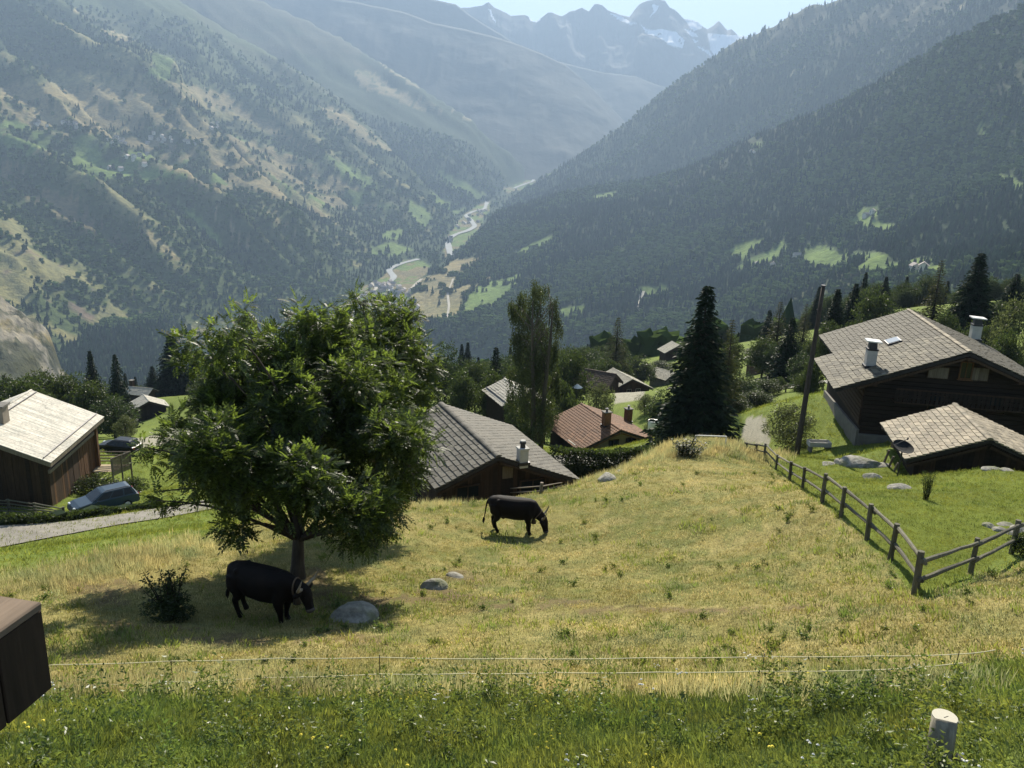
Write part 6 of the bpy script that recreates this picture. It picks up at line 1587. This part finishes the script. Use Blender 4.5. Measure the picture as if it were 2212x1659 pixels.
def cow(label, loc, rz, poll, nose, legs, sc=1.0, tail_swing=0.0, bell=True):
    b = MB(); X = np.array([1.0, 0, 0])
    loft(b, [((-.86, 0, 1.06), X, .05, .06), ((-.83, 0, 1.01), X, .15, .16), ((-.74, 0, .97), X, .235, .25), ((-.55, 0, .94), X, .285, .315), ((-.25, 0, .875), X, .345, .375), ((.05, 0, .86), X, .36, .39), ((.32, 0, .865), X, .33, .385), ((.55, 0, .89), X, .275, .355), ((.72, 0, .90), X, .20, .29), ((.82, 0, .92), X, .10, .16)], 20)
    P0 = np.array([.50, 0, .98]); poll = np.array(poll, float); nose = np.array(nose, float); hd = unit(nose - poll); nd = unit(poll - P0)
    m1 = P0 + (poll - P0) * .36 + [0, 0, .02]; m2 = P0 + (poll - P0) * .72
    loft(b, [(P0, nd, .20, .29), (m1, nd, .165, .24), (m2, unit(nd + .3 * hd), .13, .178), (poll + hd * .05, unit(nd * .5 + hd), .12, .145)], 16)
    hl = np.linalg.norm(nose - poll); q = lambda t, off=0: poll + hd * hl * t + np.array([0, 0, off])
    loft(b, [(q(-.12), hd, .06, .06), (q(-.03), hd, .115, .10), (q(.12), hd, .128, .135), (q(.30), hd, .128, .14), (q(.50), hd, .10, .122), (q(.72), hd, .086, .100), (q(.90), hd, .096, .094), (q(1.0), hd, .080, .070), (q(1.03), hd, .04, .035)], 14)
    for s in (-1, 1):   # ears
        e0 = q(.03) + np.array([0, s * .09, 0]); e1 = e0 + np.array([-.05, s * .25, -.02]); mid = (e0 + e1) / 2
        b.tube([e0, e0 * .6 + e1 * .4, mid * .3 + e1 * .7, e1], [.035, .07, .06, .018], 8)
    for s in (-1, 1):   # hip bones, shoulder blades, haunch
        b.tube([(-.50, s * .19, 1.10), (-.50, s * .225, 1.165), (-.47, s * .20, 1.185)], [.09, .055, .03], 9)
        b.tube([(-.78, s * .10, 1.03), (-.84, s * .10, 1.05)], [.07, .035], 8)
        b.tube([(.48, s * .16, 1.02), (.54, s * .20, .80)], [.12, .11], 10)
        b.tube([(-.62, s * .17, 1.02), (-.60, s * .20, .80)], [.17, .15], 10)
    # dewlap and brisket
    loft(b, [((.66, 0, .56), (0, 0, 1), .05, .10), ((.70, 0, .70), (0, 0, 1), .10, .17), ((.62, 0, .92), (0, 0, 1), .14, .2)], 12)
    fl, fr, hl_, hr = legs
    for s, dx in ((1, fl), (-1, fr)):
        b.tube([(.52, s * .15, .84), (.52, s * .175, .66), (.50 + dx * .25, s * .18, .53), (.52 + dx * .6, s * .17, .36), (.51 + dx * .85, s * .165, .22), (.51 + dx, s * .165, .11), (.54 + dx, s * .165, .04), (.55 + dx, s * .165, -.01)], [.15, .145, .108, .076, .056, .054, .064, .068], 12)
    for s, dx in ((1, hl_), (-1, hr)):
        b.tube([(-.60, s * .15, .95), (-.58, s * .18, .78), (-.52 + dx * .2, s * .185, .62), (-.60 + dx * .4, s * .175, .49), (-.72 + dx * .7, s * .165, .38), (-.71 + dx * .9, s * .16, .22), (-.68 + dx, s * .16, .11), (-.64 + dx, s * .16, .04), (-.63 + dx, s * .16, -.01)], [.20, .20, .15, .10, .072, .056, .054, .062, .066], 12)
    ts = tail_swing
    b.tube([(-.78, 0, 1.12), (-.87, 0, 1.07), (-.92, ts * .2, .95), (-.95, ts * .5, .75), (-.97, ts * .8, .55), (-1.0, ts, .42)], [.05, .042, .034, .028, .025, .022], 8)
    b.tube([(-.30, 0, .60), (-.38, 0, .50), (-.42, 0, .47)], [.12, .10, .03], 10)    # udder
    ob = b.obj('cow', M['cow'])
    md = ob.modifiers.new('r', 'REMESH'); md.mode = 'VOXEL'; md.voxel_size = .021; sm = ob.modifiers.new('s', 'SMOOTH'); sm.factor = .5; sm.iterations = 5
    dg = bpy.context.evaluated_depsgraph_get(); dg.update(); me = bpy.data.meshes.new_from_object(ob.evaluated_get(dg)); bpy.data.objects.remove(ob)
    me.polygons.foreach_set('use_smooth', np.ones(len(me.polygons), bool)); me.materials.clear(); me.materials.append(M['cow'])
    o = thing('cow', label, 'cow', loc, rz); o.scale = (sc, sc, sc); link('body', me, o)
    fwd = unit(np.cross([0, 1.0, 0], hd)); fwd = fwd if fwd[0] > 0 else -fwd      # out of the forehead
    for s in (-1, 1):
        h0 = q(-.02) + np.array([0, s * .075, .02]); c = [h0, h0 + np.array([.0, s * .15, .03]), h0 + np.array([.07, s * .24, .11]) , h0 + np.array([.13, s * .25, .24]), h0 + np.array([.15, s * .20, .34])]
        MB().tube(c, [.042, .038, .030, .019, .005], 9).obj('horn', M['horn'], o, True)
        ec = q(.28) + np.array([0, s * .118, 0]) + fwd * .05; MB().tube([ec - [0, s * .015, 0], ec, ec + [0, s * .014, 0]], [.012, .022, .008], 8).obj('eye', M['eye'], o, True)
    cN = P0 + (poll - P0) * .66; t = np.arange(21) / 20 * 2 * math.pi; sd = np.array([0, 1.0, 0]); upn = unit(np.cross(nd, sd))
    MB().tube([cN + sd * math.cos(a) * .150 + upn * math.sin(a) * .212 for a in t], .018, 6, cap=False).obj('collar', M['strap'], o)
    if bell:
        lo = cN - np.array([0, 0, 1.0]) * .24 if upn[2] == 0 else cN - upn * np.sign(upn[2]) * .235
        MB().tube([lo + [0, 0, .03], lo, lo + [0, 0, -.05], lo + [0, 0, -.13], lo + [0, 0, -.155]], [.02, .055, .075, .085, .088], 12).obj('bell', M['bell'], o, True)
    MB().tube([q(.86), q(.93), q(1.0), q(1.045)], [.097, .099, .086, .04], 12).obj('muzzle', M['muzzle'], o, True)
    c = np.array([-1.0, ts, .40]); MB().tube([c + [0, 0, .05], c, c + [-.01, 0, -.10], c + [-.01, 0, -.18]], [.022, .045, .042, .006], 8).obj('tail_tuft', M['cow'], o, True)
    return o
g = hit(572, 1338)
cow('black cow standing in the shade beside the ash trunk with head lowered', g + [0, 0, .03], R(-20), (1.08, -.04, .98), (1.27, -.10, .53), (-.06, .04, .03, .12), .93, .05, True)
g = hit(1108, 1150)
cow('dark cow with collar bell grazing alone in the sunlit meadow', g + [0, 0, .03], R(-9), (1.0, 0, .60), (1.12, 0, .10), (-.05, .06, -.02, .14), 1.01, -.06, True)
# ------------------------------------------------------------------ grass, weeds and flowers (ground cover)
def m_blade(name, c, t, var=.3, tf=.4):
    k = N(name); isl = k.t.nodes.new('ShaderNodeNewGeometry').outputs['Random Per Island']; g = k.geo(); f = k.noise(g, .9, 3)
    i = k.attr('tint', 'INSTANCER', 'Fac'); v = k.math('MULTIPLY_ADD', i, .8); k.t.nodes[-1].inputs[2].default_value = .6
    a = k.mix(tuple(x * (1 - var) for x in c), tuple(x * (1 + var) for x in c), isl); b = k.mix(tuple(x * (1 - var) for x in t), tuple(x * (1 + var) for x in t), isl)
    m = k.mix(k.n('CombineColor', None, i0=v, i1=v, i2=v).outputs[0], k.ramp(f, [(.35, (.72, .85, .8)), (.65, (1.3, 1.15, 1.0))]), 1.0, 'MULTIPLY')
    return k.leaf(k.mix(a, m, 1.0, 'MULTIPLY'), k.mix(b, m, 1.0, 'MULTIPLY'), tf, .02)
M['blade_green'] = m_blade('blade_green', (.145, .175, .042), (.27, .32, .065))
M['blade_lawn'] = m_blade('blade_lawn', (.145, .168, .034), (.27, .31, .055), .25)
M['blade_dry'] = m_blade('blade_dry', (.33, .30, .145), (.43, .395, .19), .3, .5)
M['blade_olive'] = m_blade('blade_olive', (.205, .192, .068), (.31, .29, .09), .3, .45)
M['weed_leaf'] = m_blade('weed_leaf', (.090, .128, .034), (.21, .265, .05), .35)
def tuft(name, n, h, spread, wd, mat, lean=.35, seed=1):
    r = np.random.default_rng(seed); a = r.random(n) * 6.28; p = np.stack([np.cos(a), np.sin(a), 0 * a], 1) * (spread * np.sqrt(r.random(n)))[:, None] - [0, 0, .02]
    ax = np.stack([np.cos(a) * lean * r.random(n) + r.normal(size=n) * .18, np.sin(a) * lean * r.random(n) + r.normal(size=n) * .18, np.ones(n)], 1)
    return quadmesh(name, cards(p, ax, h * (.5 + .6 * r.random(n)), wd * (.8 + .5 * r.random(n)), .10), mat)
def weed(name, n, h, w, ll, mat, seed=2):
    r = np.random.default_rng(seed); C = []; A = []
    for i in range(n):
        a = r.random() * 6.28; top = np.array([math.cos(a) * w * r.random(), math.sin(a) * w * r.random(), h * (.6 + .4 * r.random())]); m = 14
        t = r.random(m)[:, None]; C.append(top * t + r.normal(size=(m, 3)) * .02); A.append(r.normal(size=(m, 3)) * [1, 1, .5] + [0, 0, .35])
    C = np.concatenate(C); return quadmesh(name, cards(C, np.concatenate(A), ll * (.6 + .8 * r.random(len(C))), ll * .42, .15), mat)
def spread_pts(n, r0, r1, half, power, keep, seed):
    r = np.random.default_rng(seed); u = r.random(n); rr = (r0 ** power + (r1 ** power - r0 ** power) * u) ** (1 / power); th = (r.random(n) * 2 - 1) * R(half)
    x, y = rr * np.sin(th), rr * np.cos(th); dr, lw = land_at(x, y); k = keep(x, y, dr, lw, rr, r.random(n)) & (bare_at(x, y) < .25 + .9 * r.random(n)); x, y = x[k], y[k]
    return np.stack([x, y, Hz(x, y)], 1), rr[k]
def sow(name, label, P_, rr, s0, mesh, seed, tvar=1.0, grow=40.0):
    r = np.random.default_rng(seed); n = len(P_); s = s0 * (.65 + .7 * r.random(n)) * (1 + rr / grow)
    t = np.clip(fbm(P_[:, 0] * .8, P_[:, 1] * .8, 3, seed) * .9 + .3 * r.random(n) - .15, 0, 1)
    scatter(name, label, P_, np.stack([s, s, s * (.75 + .5 * r.random(n))], 1), np.stack([r.normal(size=n) * .12, r.normal(size=n) * .12, r.random(n) * 6.28], 1), t, mesh)
SHADE = lambda x, y: False
nz = lambda x, y, f, s: fbm(x * f, y * f, 3, s)
# foreground bank
P_, rr = spread_pts(27000, 5.2, 15, 38, 1.1, lambda x, y, d, l, r_, q: (d < .3 + .4 * q) & (l < .5), 1)
sow('meadow_grass', 'lush green grass of the near bank', P_, rr, 1.0, tuft('grass_unit', 15, .085, .08, .010, M['blade_green'], 2.1, 3), 31)
P_, rr = spread_pts(16000, 5.2, 16, 38, 1.1, lambda x, y, d, l, r_, q: (d < .6) & (l < .5) & (nz(x, y, .7, 6) > .47), 2)
sow('meadow_grass', 'brighter young grass on the near bank', P_, rr, 1.0, tuft('grass_unit', 15, .085, .09, .010, M['blade_lawn'], 2.1, 4), 33)
P_, rr = spread_pts(300, 5.2, 14, 38, 1.1, lambda x, y, d, l, r_, q: (d < .7) & (l < .5) & (nz(x, y, .55, 8) + .10 * q > .55), 5)
sow('weeds', 'dark leafy weeds in the near bank', P_, rr, 1.0, weed('weed_unit', 8, .16, .12, .034, M['weed_leaf'], 5), 35)
P_, rr = spread_pts(560, 5.3, 9.6, 37, 1.1, lambda x, y, d, l, r_, q: (d < .8) & (x + 5 * (nz(x, y, .9, 14) - .5) + 1.5 * (q - .5) > 2.2) & (nz(x, y, 1.1, 15) + .15 * q > .56), 16)
sow('weeds', 'dark leafy weeds on the right of the near bank', P_, rr, 1.1, weed('weed_unit', 6, .24, .10, .034, M['weed_leaf'], 25), 39)
P_, rr = spread_pts(600, 5.4, 11.5, 37, 1.1, lambda x, y, d, l, r_, q: (d < .8) & (nz(x, y, .4, 12) + .08 * q > .58), 6)
sow('tall_weeds', 'tall upright weed stalks in the near bank', P_, rr, 1.0, weed('stalk_unit', 4, .46, .06, .035, M['weed_leaf'], 6), 37)
# dry meadow
P_, rr = spread_pts(90000, 8.5, 52, 37, .75, lambda x, y, d, l, r_, q: (d > .25 + .5 * q) & (nz(x, y, .55, 21) + .2 * q > .46), 7)
sow('dry_grass', 'straw coloured grass of the grazed meadow', P_, rr, .9, tuft('dry_unit', 12, .050, .10, .009, M['blade_dry'], 1.6, 7), 41)
P_, rr = spread_pts(70000, 8.5, 52, 37, .75, lambda x, y, d, l, r_, q: (d > .25 + .5 * q) & (nz(x, y, .55, 21) - .2 * q < .50), 8)
sow('olive_grass', 'olive green grass of the grazed meadow', P_, rr, .9, tuft('olive_unit', 12, .045, .10, .009, M['blade_olive'], 1.5, 8), 43)
P_, rr = spread_pts(5200, 8.5, 48, 37, .7, lambda x, y, d, l, r_, q: (d > .5) & (nz(x, y, .45, 25) + .08 * q > .56), 9)
sow('green_tufts', 'darker green tufts in the dry meadow', P_, rr, 1.15, tuft('green_unit', 16, .10, .10, .012, M['blade_green'], .9, 9), 45)
P_, rr = spread_pts(700, 9, 45, 37, .7, lambda x, y, d, l, r_, q: (d > .5) & (nz(x, y, .6, 27) + .1 * q > .56), 10)
sow('weeds', 'small weeds scattered in the dry meadow', P_, rr, .8, weed('weed_unit', 7, .11, .12, .04, M['weed_leaf'], 15), 47)
# tall straw along the fence tapes, the meadow edge and the crest
def near_line(pts, w, n, seed):
    a = np.array(pts)[:, :2]; r = np.random.default_rng(seed); s = np.concatenate([[0], np.cumsum(np.linalg.norm(np.diff(a, axis=0), axis=1))]); q = r.random(n) * s[-1]
    x = np.interp(q, s, a[:, 0]) + r.normal(size=n) * w; y = np.interp(q, s, a[:, 1]) + r.normal(size=n) * w; return np.stack([x, y, Hz(x, y)], 1), np.hypot(x, y)
E_ = [hit(x, y) for x, y in ((0, 1272), (150, 1248), (300, 1212), (420, 1172))]; F_ = [hit(x, y) for x, y in ((870, 1098), (940, 1094), (1040, 1082), (1150, 1066), (1300, 1033), (1400, 990))]; G_ = [hit(x, y) for x, y in ((1420, 985), (1480, 966), (1560, 962), (1640, 975))]; H_ = [np.array([p[0], p[1], 0]) for p in pl]
tall = tuft('straw_unit', 14, .27, .10, .010, M['blade_dry'], .5, 19)
for pts, w, n, sd, s in ((E_, .9, 900, 51, .8), (F_, .7, 2000, 52, .8), (G_, 1.1, 1500, 53, .9), (H_, .35, 1500, 54, .8)):
    P_, rr = near_line(pts, w, n, sd); sow('tall_straw', {51: 'tall straw at the lower left meadow edge', 52: 'tall straw along the rough old fence', 53: 'tall straw on the crest of the meadow', 54: 'tall straw along the electric fence'}[sd], P_, rr, s, tall, sd + 10, grow=90)
# lawn and green strips
P_, rr = spread_pts(90000, 13, 50, 38, 1.0, lambda x, y, d, l, r_, q: (l > .5), 11)
sow('lawn_grass', 'short bright lawn beside the fence', P_, rr, .75, tuft('lawn_unit', 12, .055, .11, .010, M['blade_lawn'], 1.6, 11), 61)
P_, rr = spread_pts(42000, 16, 75, 38, .8, lambda x, y, d, l, r_, q: (l < .5) & (d < .4), 12)
sow('rough_grass', 'green grass of the lower slope', P_, rr, .85, tuft('rough_unit', 12, .09, .12, .012, M['blade_lawn'], 1.1, 12), 63)
# flowers
def flower(mat, seed):
    r = np.random.default_rng(seed); b = MB(); n = 5
    for i in range(n):
        p = np.array([r.normal() * .05, r.normal() * .05, .22 + .10 * r.random()]); a = np.arange(6) * 1.047; b.add([p + [0, 0, .008]] + [p + np.array([math.cos(x) * .011, math.sin(x) * .011, 0]) for x in a], [(0, j + 1, (j + 1) % 6 + 1) for j in range(6)])
    return b.mesh('flower_unit', mat)
M['yellow'] = simple('petal_yellow', (.62, .50, .04), .7); M['white'] = simple('petal_white', (.72, .70, .62), .7)
P_, rr = spread_pts(45, 5.4, 12.5, 37, 1.1, lambda x, y, d, l, r_, q: (d < .8) & (nz(x, y, .5, 71) > .46), 13); sow('yellow_flowers', 'small yellow flowers in the near bank', P_, rr, 1.0, flower(M['yellow'], 3), 71)
P_, rr = spread_pts(32, 5.4, 12.5, 37, 1.1, lambda x, y, d, l, r_, q: (d < .8) & (nz(x, y, .5, 73) > .46), 14); sow('white_flowers', 'small white flower heads in the near bank', P_, rr, .9, flower(M['white'], 4), 73)
